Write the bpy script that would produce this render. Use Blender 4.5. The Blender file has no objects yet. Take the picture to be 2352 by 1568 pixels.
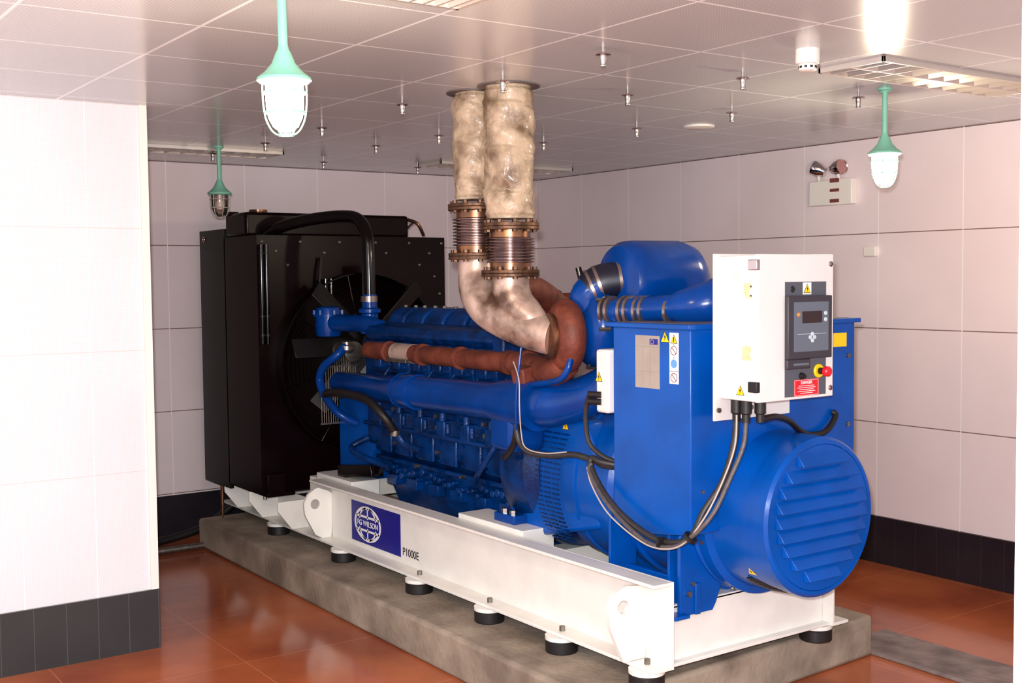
import bpy, bmesh, math, random
from mathutils import Vector, Matrix
PI = math.pi
random.seed(7)
S = bpy.context.scene
COL = S.collection

# ------------------------------------------------------------------ camera
FPX = 2676.0
yaw, pitch, roll = 0.955, -0.0535, 0.0098
CAM_H = 1.846
f = Vector((-math.sin(yaw)*math.cos(pitch), math.cos(yaw)*math.cos(pitch), math.sin(pitch)))
rt = Vector((math.cos(yaw), math.sin(yaw), 0)); dn = f.cross(rt)
rt2 = math.cos(roll)*rt + math.sin(roll)*dn
dn2 = -math.sin(roll)*rt + math.cos(roll)*dn
cd = bpy.data.cameras.new('camera'); cam = bpy.data.objects.new('camera', cd); COL.objects.link(cam)
cd.lens = FPX/2352*36; cd.sensor_width = 36; cd.clip_start = 0.02
m = Matrix((rt2, -dn2, -f)).transposed().to_4x4(); m.translation = Vector((0, 0, CAM_H))
cam.matrix_world = m
S.camera = cam

# ------------------------------------------------------------------ light
W = bpy.data.worlds.new('world'); S.world = W; W.use_nodes = True
W.node_tree.nodes['Background'].inputs[0].default_value = (0.97, 0.96, 1.0, 1)
W.node_tree.nodes['Background'].inputs[1].default_value = 1.4
fl = bpy.data.lights.new('camera_flash', 'POINT'); fl.energy = 640; fl.shadow_soft_size = 0.03; fl.color = (0.98, 0.985, 1)
flo = bpy.data.objects.new('camera_flash', fl); flo.location = (-0.03, -0.02, CAM_H + 0.09); COL.objects.link(flo)
S.view_settings.view_transform = 'Standard'; S.view_settings.look = 'None'
S.view_settings.gamma = 1; S.view_settings.use_curve_mapping = False
S.view_settings.exposure = 0.3
S.cycles.use_denoising = True
S.cycles.max_bounces = 8; S.cycles.diffuse_bounces = 4; S.cycles.glossy_bounces = 4
S.cycles.sample_clamp_indirect = 4

# ------------------------------------------------------------------ materials
def lin(c):
    return tuple(((v/255)/12.92 if v/255 <= 0.04045 else ((v/255+0.055)/1.055)**2.4) for v in c)
def mat(name, col, rough=0.5, metal=0.0, noise=0.0, nscale=6.0, col2=None, bump=0.0, bscale=60.0, coat=0.0, spec=0.5, emit=None, estr=0.0, lo=0.35, hi=0.65, ndet=6.0):
    M = bpy.data.materials.new(name); M.use_nodes = True
    nt = M.node_tree; b = nt.nodes['Principled BSDF']
    c = lin(col)+(1,)
    b.inputs['Base Color'].default_value = c
    b.inputs['Roughness'].default_value = rough
    b.inputs['Metallic'].default_value = metal
    b.inputs['Coat Weight'].default_value = coat
    b.inputs['Coat Roughness'].default_value = 0.12
    b.inputs['Specular IOR Level'].default_value = spec
    if emit: b.inputs['Emission Color'].default_value = tuple(emit)+(1,); b.inputs['Emission Strength'].default_value = estr
    geo = nt.nodes.new('ShaderNodeNewGeometry')
    if col2 or noise:
        n = nt.nodes.new('ShaderNodeTexNoise'); n.inputs['Scale'].default_value = nscale; n.inputs['Detail'].default_value = ndet
        nt.links.new(geo.outputs['Position'], n.inputs['Vector'])
        mr = nt.nodes.new('ShaderNodeMapRange'); mr.inputs[1].default_value = lo; mr.inputs[2].default_value = hi
        nt.links.new(n.outputs['Fac'], mr.inputs[0])
        mx = nt.nodes.new('ShaderNodeMix'); mx.data_type = 'RGBA'
        c2 = lin(col2)+(1,) if col2 else tuple(v*(1-noise) for v in c[:3])+(1,)
        mx.inputs[6].default_value = c; mx.inputs[7].default_value = c2
        nt.links.new(mr.outputs[0], mx.inputs[0]); nt.links.new(mx.outputs[2], b.inputs['Base Color'])
    if bump:
        n2 = nt.nodes.new('ShaderNodeTexNoise'); n2.inputs['Scale'].default_value = bscale; n2.inputs['Detail'].default_value = 4
        nt.links.new(geo.outputs['Position'], n2.inputs['Vector'])
        bp = nt.nodes.new('ShaderNodeBump'); bp.inputs['Strength'].default_value = bump; bp.inputs['Distance'].default_value = 0.01
        nt.links.new(n2.outputs['Fac'], bp.inputs['Height']); nt.links.new(bp.outputs[0], b.inputs['Normal'])
    return M
def mth(nt, op, a, b=None):
    n = nt.nodes.new('ShaderNodeMath'); n.operation = op
    for i, v in enumerate((a, b)):
        if v is None: continue
        if isinstance(v, (int, float)): n.inputs[i].default_value = v
        else: nt.links.new(v, n.inputs[i])
    return n.outputs[0]
def joint(nt, coord, off, pitchv, w):
    t = mth(nt, 'DIVIDE', mth(nt, 'SUBTRACT', coord, off - 500*pitchv), pitchv)
    t = mth(nt, 'ABSOLUTE', mth(nt, 'SUBTRACT', mth(nt, 'FRACT', mth(nt, 'ADD', t, 0.5)), 0.5))
    return mth(nt, 'LESS_THAN', mth(nt, 'MULTIPLY', t, pitchv), w/2)
def grid_mat(name, base, base2, rough, ja, jb, nscale=1.2, holes=None, bump=0.3, spec=0.5, metal=0.0, nlo=0.35, nhi=0.65):
    """ja/jb: (axis index, offset, pitch, width, colour, height sign)"""
    M = mat(name, base, rough, metal, col2=base2, nscale=nscale, spec=spec, lo=nlo, hi=nhi)
    nt = M.node_tree; b = nt.nodes['Principled BSDF']
    geo = [n for n in nt.nodes if n.type == 'NEW_GEOMETRY'][0]
    sx = nt.nodes.new('ShaderNodeSeparateXYZ'); nt.links.new(geo.outputs['Position'], sx.inputs[0])
    cur = [l for l in nt.links if l.to_socket == b.inputs['Base Color']][0].from_socket
    h = None
    if holes:
        a1, a2, p, w, colr = holes
        def cell(ax):
            t = mth(nt, 'DIVIDE', sx.outputs[ax], p)
            return mth(nt, 'SUBTRACT', mth(nt, 'FRACT', mth(nt, 'ADD', t, 1000.0)), 0.5)
        u, v = cell(a1), cell(a2)
        d = mth(nt, 'SQRT', mth(nt, 'ADD', mth(nt, 'MULTIPLY', u, u), mth(nt, 'MULTIPLY', v, v)))
        k = mth(nt, 'LESS_THAN', d, w)
        mx = nt.nodes.new('ShaderNodeMix'); mx.data_type = 'RGBA'; mx.inputs[7].default_value = lin(colr)+(1,)
        nt.links.new(k, mx.inputs[0]); nt.links.new(cur, mx.inputs[6]); cur = mx.outputs[2]
    for j in (ja, jb):
        if not j: continue
        ax, off, p, w, colr, sg = j
        k = joint(nt, sx.outputs[ax], off, p, w)
        mx = nt.nodes.new('ShaderNodeMix'); mx.data_type = 'RGBA'; mx.inputs[7].default_value = lin(colr)+(1,)
        nt.links.new(k, mx.inputs[0]); nt.links.new(cur, mx.inputs[6]); cur = mx.outputs[2]
        hh = mth(nt, 'MULTIPLY', k, float(sg)); h = hh if h is None else mth(nt, 'ADD', h, hh)
    nt.links.new(cur, b.inputs['Base Color'])
    if h is not None and bump:
        bp = nt.nodes.new('ShaderNodeBump'); bp.inputs['Strength'].default_value = bump; bp.inputs['Distance'].default_value = 0.004
        nt.links.new(h, bp.inputs['Height']); nt.links.new(bp.outputs[0], b.inputs['Normal'])
    return M

BLUE = mat('blue_gloss_paint', (0, 80, 174), 0.25, noise=0.22, nscale=5, spec=0.28, coat=0.0, bump=0.05, bscale=45)
BLUE2 = mat('blue_engine_paint', (0, 52, 116), 0.25, noise=0.6, nscale=9, spec=0.3, coat=0.0, bump=0.25, bscale=70)
BLUED = mat('blue_duct_paint', (0, 60, 142), 0.2, noise=0.3, nscale=6, spec=0.28, coat=0.0, bump=0.06, bscale=20)
WHITE = mat('white_frame_paint', (240, 236, 228), 0.4, noise=0.08, nscale=7, coat=0.15)
PANELW = mat('white_cabinet_paint', (228, 224, 220), 0.45, noise=0.04, nscale=5)
BLACK = mat('black_radiator_paint', (16, 4, 5), 0.3, noise=0.4, nscale=5, spec=0.12)
BLACKP = mat('black_pipe_paint', (10, 5, 6), 0.12, spec=0.4)
RUBBER = mat('black_rubber', (22, 16, 18), 0.5, noise=0.3, nscale=30)
CABLE = mat('dusty_black_cable', (48, 44, 46), 0.45, noise=0.4, nscale=30)
MESHM = mat('grey_cable_sheath', (88, 80, 80), 0.5, noise=0.4, nscale=60)
STEEL = mat('bright_steel', (190, 186, 180), 0.25, 1.0)
GALV = mat('dull_steel', (140, 132, 124), 0.45, 0.9, noise=0.4, nscale=40)
WIRE = mat('pale_wire_sheath', (176, 164, 154), 0.5)
GUARD = mat('guard_wire_zinc', (196, 180, 172), 0.4, 0.3)
CHROME = mat('chrome', (215, 205, 205), 0.08, 1.0)
RUST = mat('rust_brown_casting', (122, 58, 38), 0.6, noise=0.5, nscale=14, col2=(88, 36, 22), bump=0.3, bscale=50)
ELBOW = mat('heat_stained_steel', (214, 186, 170), 0.38, 0.45, col2=(92, 66, 52), nscale=4.5, lo=0.46, hi=0.62, bump=0.15, bscale=25)
BRASSY = mat('brown_heat_tinted_steel', (150, 104, 74), 0.3, 0.85, col2=(96, 70, 60), nscale=12)
FLANGE = mat('rusty_flange_steel', (110, 78, 56), 0.45, 0.7, col2=(66, 46, 36), nscale=30, bump=0.2)
BELLOW = mat('bellows_steel', (128, 98, 92), 0.25, 0.8, col2=(96, 72, 70), nscale=10)
WRAP = mat('glass_cloth_lagging', (186, 164, 138), 0.42, col2=(104, 80, 58), nscale=9, lo=0.42, hi=0.66, bump=1.0, bscale=30, coat=0.25, ndet=10)
CONC = mat('rough_concrete', (166, 150, 132), 0.85, col2=(120, 106, 92), nscale=4, bump=0.5, bscale=35)
CONCL = mat('trench_concrete', (150, 132, 126), 0.85, col2=(112, 98, 94), nscale=8, bump=0.5, bscale=30)
GREEN = mat('pale_green_enamel', (132, 198, 172), 0.35, noise=0.1)
JARON = mat('lit_lamp_glass', (255, 240, 200), 0.4, emit=(1.0, 0.81, 0.58), estr=230)
LAMPW = mat('lamp_filament_glow', (255, 250, 230), 0.4, emit=(1.0, 0.8, 0.5), estr=160)
BULBOFF = mat('frosted_bulb', (235, 232, 226), 0.35)
LOUV = mat('satin_aluminium_louvre', (222, 214, 206), 0.3, 0.6)
TRAY = mat('dark_fixture_gap', (60, 48, 44), 0.6)
WPLAST = mat('white_plastic', (238, 232, 224), 0.4)
YEL = mat('yellow_sticker', (250, 205, 20), 0.4)
REDS = mat('red_sticker', (214, 22, 40), 0.4)
DKRED = mat('maroon_print', (120, 62, 56), 0.5)
BLK = mat('black_print', (16, 14, 16), 0.5)
WPRINT = mat('white_print', (240, 238, 236), 0.5)
NAVY = mat('navy_decal', (20, 22, 130), 0.4)
GREYP = mat('grey_metal_label', (168, 158, 148), 0.5, 0.1, noise=0.12, nscale=14)
GREYL = mat('grey_print_line', (140, 132, 122), 0.5)
LBLUE = mat('pale_blue_print', (96, 152, 214), 0.5)
CTRL = mat('dark_grey_facia', (80, 82, 92), 0.5)
CTRL2 = mat('charcoal_bezel', (52, 48, 56), 0.45)
CTRL3 = mat('slate_keypad', (96, 104, 116), 0.4)
LCD = mat('brown_display', (44, 30, 32), 0.2)
ORANGE = mat('orange_button', (232, 140, 60), 0.35)
SILVB = mat('pale_button', (196, 208, 214), 0.35)
TAPE = mat('old_tape_residue', (228, 204, 160), 0.6, noise=0.15, nscale=60)
BROWNP = mat('dusty_lid_paint', (104, 92, 92), 0.5, noise=0.3, nscale=10)
GREENB = mat('dark_green_plate', (8, 20, 10), 0.4, noise=0.3, nscale=5, spec=0.2)
GASKET = mat('hose_dark_blue', (22, 24, 44), 0.4, noise=0.3, nscale=20)
CLAMP = mat('clamp_band_steel', (150, 136, 130), 0.28, 0.85)
DUST = mat('black_fan', (18, 14, 14), 0.4)

def glass(name, col, a):
    M = bpy.data.materials.new(name); M.use_nodes = True; nt = M.node_tree; nt.nodes.clear()
    o = nt.nodes.new('ShaderNodeOutputMaterial'); mx = nt.nodes.new('ShaderNodeMixShader')
    t = nt.nodes.new('ShaderNodeBsdfTransparent'); t.inputs[0].default_value = col
    g = nt.nodes.new('ShaderNodeBsdfGlossy'); g.inputs['Roughness'].default_value = 0.05
    fr = nt.nodes.new('ShaderNodeLayerWeight'); fr.inputs[0].default_value = a
    nt.links.new(fr.outputs['Fresnel'], mx.inputs[0]); nt.links.new(t.outputs[0], mx.inputs[1]); nt.links.new(g.outputs[0], mx.inputs[2])
    nt.links.new(mx.outputs[0], o.inputs[0]); return M
JAROFF = glass('clear_jar_glass', (0.82, 0.74, 0.70, 1), 0.35)

JL = (250, 244, 242)
RWALL = grid_mat('right_wall_panels', (240, 224, 226), (232, 214, 216), 0.42, (2, 0.302, 0.604, 0.006, (120, 96, 90), -1), (0, -4.116, 0.602, 0.006, JL, -1))
BWALL = grid_mat('back_wall_panels', (238, 222, 224), (230, 212, 214), 0.42, (2, 0.302, 0.604, 0.006, (120, 96, 90), -1), (1, 4.06, 0.6, 0.006, JL, -1))
LWALL = grid_mat('left_wall_panels', (226, 227, 231), (220, 221, 226), 0.45, (2, 0.302, 0.604, 0.004, (212, 206, 204), -1), (1, 1.255, 0.34, 0.005, (246, 244, 244), -1), holes=(1, 2, 0.011, 0.2, (214, 210, 210)))
CEIL = grid_mat('perforated_ceiling_tiles', (192, 197, 200), (186, 190, 192), 0.19, (0, -3.31, 0.594, 0.013, (240, 244, 246), 1), (1, 2.66, 0.594, 0.013, (240, 244, 246), 1), holes=(0, 1, 0.0127, 0.22, (176, 158, 152)), bump=0.15, spec=0.6)
FLOOR = grid_mat('glossy_terracotta_floor', (190, 104, 62), (150, 74, 46), 0.14, (0, -5.3, 0.8, 0.004, (210, 132, 92), -1), (1, 1.35, 0.8, 0.004, (210, 132, 92), -1), nscale=1.6, bump=0.2)
BASEX = grid_mat('black_skirting_tiles_a', (30, 26, 34), (38, 34, 40), 0.25, (0, -4.116, 0.15, 0.003, (58, 50, 58), -1), None, nscale=3)
BASEY = grid_mat('black_skirting_tiles_b', (46, 46, 48), (40, 40, 42), 0.3, (1, 1.59, 0.15, 0.003, (78, 78, 80), -1), None, nscale=3)

# ------------------------------------------------------------------ geometry helpers
def frame(ax):
    ax = Vector(ax).normalized()
    u = ax.cross(Vector((0, 0, 1)))
    if u.length < 1e-3: u = Vector((1, 0, 0))
    u.normalize(); return ax, u, ax.cross(u).normalized()
def smooth_path(P, k=6):
    P = [Vector(p) for p in P]
    if len(P) < 3: return P, [0, 1]
    out = []; ts = []
    for i in range(len(P)-1):
        a = P[max(i-1, 0)]; b = P[i]; c = P[i+1]; d = P[min(i+2, len(P)-1)]
        for j in range(k):
            t = j/k
            out.append(0.5*((2*b)+(c-a)*t+(2*a-5*b+4*c-d)*t*t+(3*b-a-3*c+d)*t**3)); ts.append(i+t)
    out.append(P[-1]); ts.append(len(P)-1)
    return out, ts
class MB:
    def __init__(s): s.b = bmesh.new()
    def box(s, x0, x1, y0, y1, z0, z1):
        v = [s.b.verts.new((x, y, z)) for x in (x0, x1) for y in (y0, y1) for z in (z0, z1)]
        for q in ((0, 1, 3, 2), (4, 6, 7, 5), (0, 4, 5, 1), (2, 3, 7, 6), (0, 2, 6, 4), (1, 5, 7, 3)):
            s.b.faces.new([v[i] for i in q])
        return s
    def obox(s, c, ax, u, la, lu, lw):
        """box centred c with length la along ax, lu along u, lw along the third axis"""
        a = Vector(ax).normalized(); u = Vector(u); u = (u-a*u.dot(a)).normalized(); w = a.cross(u); c = Vector(c)
        v = [s.b.verts.new(c+a*la*i/2+u*lu*j/2+w*lw*k/2) for i in (-1, 1) for j in (-1, 1) for k in (-1, 1)]
        for q in ((0, 1, 3, 2), (4, 6, 7, 5), (0, 4, 5, 1), (2, 3, 7, 6), (0, 2, 6, 4), (1, 5, 7, 3)):
            s.b.faces.new([v[i] for i in q])
        return s
    def rings(s, rings, caps=True, close=False):
        R = [[s.b.verts.new(p) for p in r] for r in rings]
        n = len(R[0])
        rr = range(len(R)) if close else range(len(R)-1)
        for i in rr:
            a = R[i]; b = R[(i+1) % len(R)]
            for j in range(n): s.b.faces.new((a[j], a[(j+1) % n], b[(j+1) % n], b[j]))
        if caps and not close:
            s.b.faces.new(R[0][::-1]); s.b.faces.new(R[-1])
        return s
    def lathe(s, prof, o, ax, n=28, caps=True):
        ax, u, w = frame(ax); o = Vector(o)
        return s.rings([[o+ax*t+(u*math.cos(2*PI*j/n)+w*math.sin(2*PI*j/n))*max(r, 1e-4) for j in range(n)] for t, r in prof], caps)
    def cyl(s, a, b, r, r2=None, n=20):
        a = Vector(a); b = Vector(b)
        return s.lathe([(0, r), ((b-a).length, r if r2 is None else r2)], a, b-a, n)
    def tube(s, P, r, n=12, k=6, caps=True):
        pts, ts = smooth_path(P, k)
        rad = (lambda t: r) if isinstance(r, (int, float)) else (lambda t: r[int(t)] if int(t) >= len(r)-1 else r[int(t)]*(1-t+int(t))+r[int(t)+1]*(t-int(t)))
        if len(pts) == 2: ts = [0, 1]
        d0 = (pts[1]-pts[0]).normalized(); _, u, w = frame(d0)
        R = []
        for i, p in enumerate(pts):
            d = (pts[min(i+1, len(pts)-1)]-pts[max(i-1, 0)]).normalized()
            u = (u-d*u.dot(d)).normalized(); w = d.cross(u)
            rr = rad(ts[i])
            R.append([p+(u*math.cos(2*PI*j/n)+w*math.sin(2*PI*j/n))*rr for j in range(n)])
        return s.rings(R, caps)
    def torus(s, c, ax, R, r, n=32, k=10, a0=0.0, a1=2*PI):
        ax, u, w = frame(ax); c = Vector(c); full = abs(a1-a0-2*PI) < 1e-6
        rg = []
        for i in range(n if full else n+1):
            a = a0+(a1-a0)*i/n; d = u*math.cos(a)+w*math.sin(a)
            rg.append([c+d*(R+r*math.cos(2*PI*j/k))+ax*r*math.sin(2*PI*j/k) for j in range(k)])
        return s.rings(rg, not full, full)
    def prism(s, pts, ax, a, b):
        """polygon pts (two remaining axes in order) extruded along axis index ax from a to b"""
        def P(q, t):
            v = [0, 0, 0]; o = [i for i in (0, 1, 2) if i != ax]; v[o[0]] = q[0]; v[o[1]] = q[1]; v[ax] = t; return v
        A = [s.b.verts.new(P(q, a)) for q in pts]; B = [s.b.verts.new(P(q, b)) for q in pts]; n = len(pts)
        s.b.faces.new(A); s.b.faces.new(B[::-1])
        for i in range(n): s.b.faces.new((A[i], B[i], B[(i+1) % n], A[(i+1) % n]))
        return s
    def ball(s, c, r, sc=(1, 1, 1), n=16):
        c = Vector(c); rg = []
        for i in range(1, n):
            a = PI*i/n; rg.append([c+Vector((r*sc[0]*math.sin(a)*math.cos(2*PI*j/(2*n)), r*sc[1]*math.sin(a)*math.sin(2*PI*j/(2*n)), r*sc[2]*math.cos(a))) for j in range(2*n)])
        return s.rings(rg)
    def hexb(s, c, ax, r=0.012, h=0.012):
        return s.lathe([(0, r), (h, r)], c, ax, 6)
    def build(s, name, m, parent=None, bevel=0.0, ang=0.6, seg=2):
        bmesh.ops.recalc_face_normals(s.b, faces=s.b.faces)
        me = bpy.data.meshes.new(name)
        if parent is None:
            xs = [v.co for v in s.b.verts]
            lo = [min(v[i] for v in xs) for i in range(3)]; hi = [max(v[i] for v in xs) for i in range(3)]
            loc = Vector(((lo[0]+hi[0])/2, (lo[1]+hi[1])/2, lo[2]))
        else: loc = WL[parent.name]
        bmesh.ops.translate(s.b, verts=s.b.verts, vec=-loc)
        s.b.to_mesh(me); s.b.free()
        me.polygons.foreach_set('use_smooth', [True]*len(me.polygons)); me.set_sharp_from_angle(angle=ang)
        me.materials.append(m)
        o = bpy.data.objects.new(name, me); COL.objects.link(o)
        if parent is None: o.location = loc
        else: o.parent = parent
        WL[o.name] = loc
        if bevel:
            bv = o.modifiers.new('bevel', 'BEVEL'); bv.width = bevel; bv.segments = seg; bv.limit_method = 'ANGLE'; bv.angle_limit = 0.7
            bv.harden_normals = False
        return o
def each(mb, name, m, parent, bevel=0.0):
    """link every loose piece in the builder as an object of its own"""
    mb.b.verts.index_update(); mb.b.verts.ensure_lookup_table(); seen = set(); out = []
    for v in mb.b.verts:
        if v.index in seen: continue
        st = [v]; seen.add(v.index); isl = []
        while st:
            q = st.pop(); isl.append(q)
            for e in q.link_edges:
                w = e.other_vert(q)
                if w.index not in seen: seen.add(w.index); st.append(w)
        nb_ = MB(); mp = {q: nb_.b.verts.new(q.co) for q in isl}; fs = {f_ for q in isl for f_ in q.link_faces}
        for f_ in fs: nb_.b.faces.new([mp[q] for q in f_.verts])
        out.append(nb_.build(name, m, parent, bevel))
    mb.b.free(); return out
WL = {}
def tag(o, label=None, cat=None, group=None, kind=None):
    if label: o['label'] = label
    if cat: o['category'] = cat
    if group: o['group'] = group
    if kind: o['kind'] = kind
    return o
def thing(name, loc, label, cat, group=None):
    o = bpy.data.objects.new(name, None); COL.objects.link(o); o.location = loc; o.empty_display_size = 0.1
    WL[o.name] = Vector(loc); return tag(o, label, cat, group)
def struct(mb, name, m, label=None, **k):
    o = mb.build(name, m, **k); tag(o, label, kind='structure'); return o
def copy_tree(o, parent=None):
    c = o.copy(); COL.objects.link(c)
    if parent is not None: c.parent = parent
    for ch in list(o.children): copy_tree(ch, c)
    return c
def text(s, name, parent, loc, face, size, m, align='CENTER', thick=0.0008, sx=1.0, off=0.0):
    cu = bpy.data.curves.new(name, 'FONT'); cu.body = s; cu.size = size; cu.align_x = align; cu.align_y = 'CENTER'; cu.extrude = thick; cu.offset = off
    t = bpy.data.objects.new(name, cu); COL.objects.link(t)
    dg = bpy.context.evaluated_depsgraph_get(); me = bpy.data.meshes.new_from_object(t.evaluated_get(dg))
    COL.objects.unlink(t); bpy.data.objects.remove(t)
    R = Matrix(((1, 0, 0), (0, 0, -1), (0, 1, 0))) if face == '-y' else Matrix(((0, 0, 1), (1, 0, 0), (0, 1, 0)))
    me.transform(Matrix.Diagonal((sx, 1, 1, 1)))
    me.transform(R.to_4x4())
    me.transform(Matrix.Translation(Vector(loc)-WL[parent.name]))
    me.materials.clear(); me.materials.append(m)
    o = bpy.data.objects.new(name, me); COL.objects.link(o); o.parent = parent; WL[o.name] = WL[parent.name]
    return o

# ------------------------------------------------------------------ room
CZ = 2.72; YR = 6.2; XB = -8.355; XL = -5.8; YL = 1.89
struct(MB().box(XB-0.15, 1.2, -2.2, YR+0.15, -0.1, 0), 'floor', FLOOR, 'glossy reddish-brown tiled floor')
struct(MB().box(XB-0.15, 1.2, -2.2, YR+0.15, CZ, CZ+0.1), 'ceiling', CEIL, 'perforated square metal ceiling tiles')
struct(MB().box(XB-0.15, 1.2, YR, YR+0.15, 0, CZ), 'wall_right', RWALL, 'pinkish white panelled wall on the right')
struct(MB().box(XB-0.15, XB, YL, YR, 0, CZ), 'wall_back', BWALL, 'pinkish white panelled wall behind the radiator')
struct(MB().box(XB-0.15, XL, -2.2, YL, 0, CZ), 'wall_left', LWALL, 'bright white projecting wall on the left')
struct(MB().box(XL, XL+0.012, YL-0.035, YL+0.004, 0.302, CZ), 'trim_1', WPLAST, 'white corner strip of the left wall')
struct(MB().box(XB, 1.2, YR-0.012, YR, 0, 0.302), 'baseboard_right', BASEX)
struct(MB().box(XB, XB+0.012, YL, YR-0.012, 0, 0.290), 'baseboard_back', BASEX)
struct(MB().box(XL, XL+0.014, -2.2, YL+0.006, 0, 0.300), 'baseboard_left', BASEY)
struct(MB().box(-1.30, 0.9, 2.145, 2.3, 0, CZ), 'wall_front', PANELW, 'white door jamb close to the camera at the right edge')
# concrete plinth
def plinth():
    mb = MB()
    mb.prism([(-7.86, 2.86), (-3.45, 2.83), (-3.55, 4.645), (-7.86, 4.645)], 2, 0, 0.2)
    o = mb.build('concrete_plinth', CONC, bevel=0.02, seg=3)
    return tag(o, 'low grey-brown concrete plinth under the white generator frame', 'plinth')
plinth()
tag(MB().prism([(-3.75, 4.65), (-1.2, 4.60), (-1.2, 4.96), (-3.75, 5.0)], 2, 0.0, 0.02).build('trench_cover', CONCL, bevel=0.006),
    'rough concrete strip running across the floor right of the plinth', 'trench cover')
tag(MB().cyl((-7.75, 2.0, 0.03), (-7.75, 2.85, 0.03), 0.022).build('floor_conduit', GALV), 'pale metal conduit lying on the floor between left wall and plinth', 'conduit')
mb = MB()
mb.tube([(-7.95, 1.93, 0.03), (-7.95, 2.2, 0.03), (-8.02, 2.6, 0.032), (-8.06, 3.0, 0.10), (-8.08, 3.3, 0.3)], 0.03)
tag(mb.build('drain_hose', RUBBER), 'black hose running along the back wall skirting behind the radiator', 'hose')

# ------------------------------------------------------------------ base frame
ZF = 0.275; ZT = 0.632; X0 = -3.383; XN = -6.5; XE = -7.95
YN = 3.164; YF = 4.155; FW = 0.096; TH = 0.014
base = thing('base_frame', (-5.6, 3.66, ZF), 'white painted steel skid frame with deep side beams under the generator', 'base frame')
def beam(ywe, sgn, lbl=None):
    mb = MB()
    mb.prism([(X0, ZF), (X0, ZT), (XN, ZT), (XN-0.25, 0.475), (XE, 0.475), (XE, ZF)], 1, ywe, ywe+0.012*(-sgn))
    mb.box(XN, X0, min(ywe, ywe+sgn*FW), max(ywe, ywe+sgn*FW), ZT-TH, ZT)
    mb.box(XE, X0, min(ywe, ywe+sgn*FW), max(ywe, ywe+sgn*FW), ZF, ZF+TH)
    o = mb.build('side_beam', WHITE, base, bevel=0.002)
    return o
nb = beam(YN, -1); beam(YF, 1)
# inner flanges and cross members
mb = MB()
mb.box(X0-0.07, X0-0.058, YN+0.013, YF-0.013, ZF+0.001, ZT-0.12); mb.box(X0-0.12, X0-0.02, YN+0.013, YF-0.013, ZF+0.001, ZF+TH+0.001); mb.box(X0-0.17, X0-0.058, YN+0.013, YF-0.013, ZT-0.13, ZT-0.116)
mb.build('cross_beam', WHITE, base, bevel=0.002)
for xc in (-4.55, -5.9):
    MB().box(xc-0.06, xc+0.06, YN+0.013, YF-0.013, ZF+0.02, ZT-0.12).build('cross_beam', WHITE, base, bevel=0.003)
MB().box(-6.72, -6.6, YN+0.013, YF-0.013, 0.46, ZT-0.016).build('cross_beam', WHITE, base, bevel=0.003)
MB().box(XE+0.002, -7.9, YN+0.013, YF-0.013, ZF, 0.47).build('cross_beam', WHITE, base, bevel=0.003)
# engine seat blocks on the frame
for (xa, xb, za, zb) in ((-4.98, -4.42, ZT, ZT+0.025), (-6.62, -6.15, ZT-0.02, ZT+0.02)):
    MB().box(xa, xb, YN+0.013, YN+0.2, za-0.1, zb).build('mounting_pad', WHITE, base, bevel=0.003)
MB().box(-3.75, -3.45, YN+0.013, YN+0.25, ZT-0.16, ZT-0.14+0.02).build('mounting_pad', WHITE, base, bevel=0.003)
# lifting lugs
def lug(pts, hole, y0=YN-0.075):
    mb = MB(); n = 20
    (hx, hz, hr) = hole
    # outline sampled to n points by angle so the hole can be bridged
    out = []
    for i in range(28):
        a = 2*PI*i/28; d = Vector((math.cos(a), math.sin(a)))
        best = None
        for j in range(len(pts)):
            p = Vector(pts[j]); q = Vector(pts[(j+1) % len(pts)]); e = q-p; w = p-Vector((hx, hz))
            den = d.x*e.y-d.y*e.x
            if abs(den) < 1e-9: continue
            t = (w.x*e.y-w.y*e.x)/den; s_ = (w.x*d.y-w.y*d.x)/den
            if t > 0 and -1e-6 <= s_ <= 1+1e-6 and (best is None or t > best): best = t
        out.append((hx+d.x*best, hz+d.y*best))
    inn = [(hx+hr*math.cos(2*PI*i/28), hz+hr*math.sin(2*PI*i/28)) for i in range(28)]
    rr = []
    for ring, y in ((inn, y0), (out, y0), (out, y0+0.02), (inn, y0+0.02)):
        rr.append([(y, p[0], p[1]) for p in ring])
    mb.rings(rr, False, True)
    return mb.build('lifting_lug', WHITE, base)
lug([(3.163, 0.563), (3.067, 0.60), (3.009, 0.565), (2.979, 0.512), (2.985, 0.44), (3.067, 0.285), (3.163, 0.285)], (3.052, 0.500, 0.030), -6.41)
lug([(3.163, 0.59), (3.049, 0.605), (2.991, 0.580), (2.957, 0.528), (2.968, 0.44), (3.035, 0.293), (3.163, 0.293)], (3.035, 0.520, 0.028), -3.55)
# gusset plates under the radiator
for a in (-6.72, -7.18, -7.60):
    MB().prism([(2.958, 0.470), (3.163, 0.470), (3.163, 0.29), (3.05, 0.29), (2.958, 0.41)], 0, a-0.012, a).build('gusset_plate', WHITE, base, bevel=0.002)
# flange bolts
for xb_ in (-5.26, -4.6, -4.03, -3.47):
    MB().hexb((xb_, YN-0.055, ZF+TH), (0, 0, 1), 0.013, 0.022).build('bolt', GALV, base)
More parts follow.
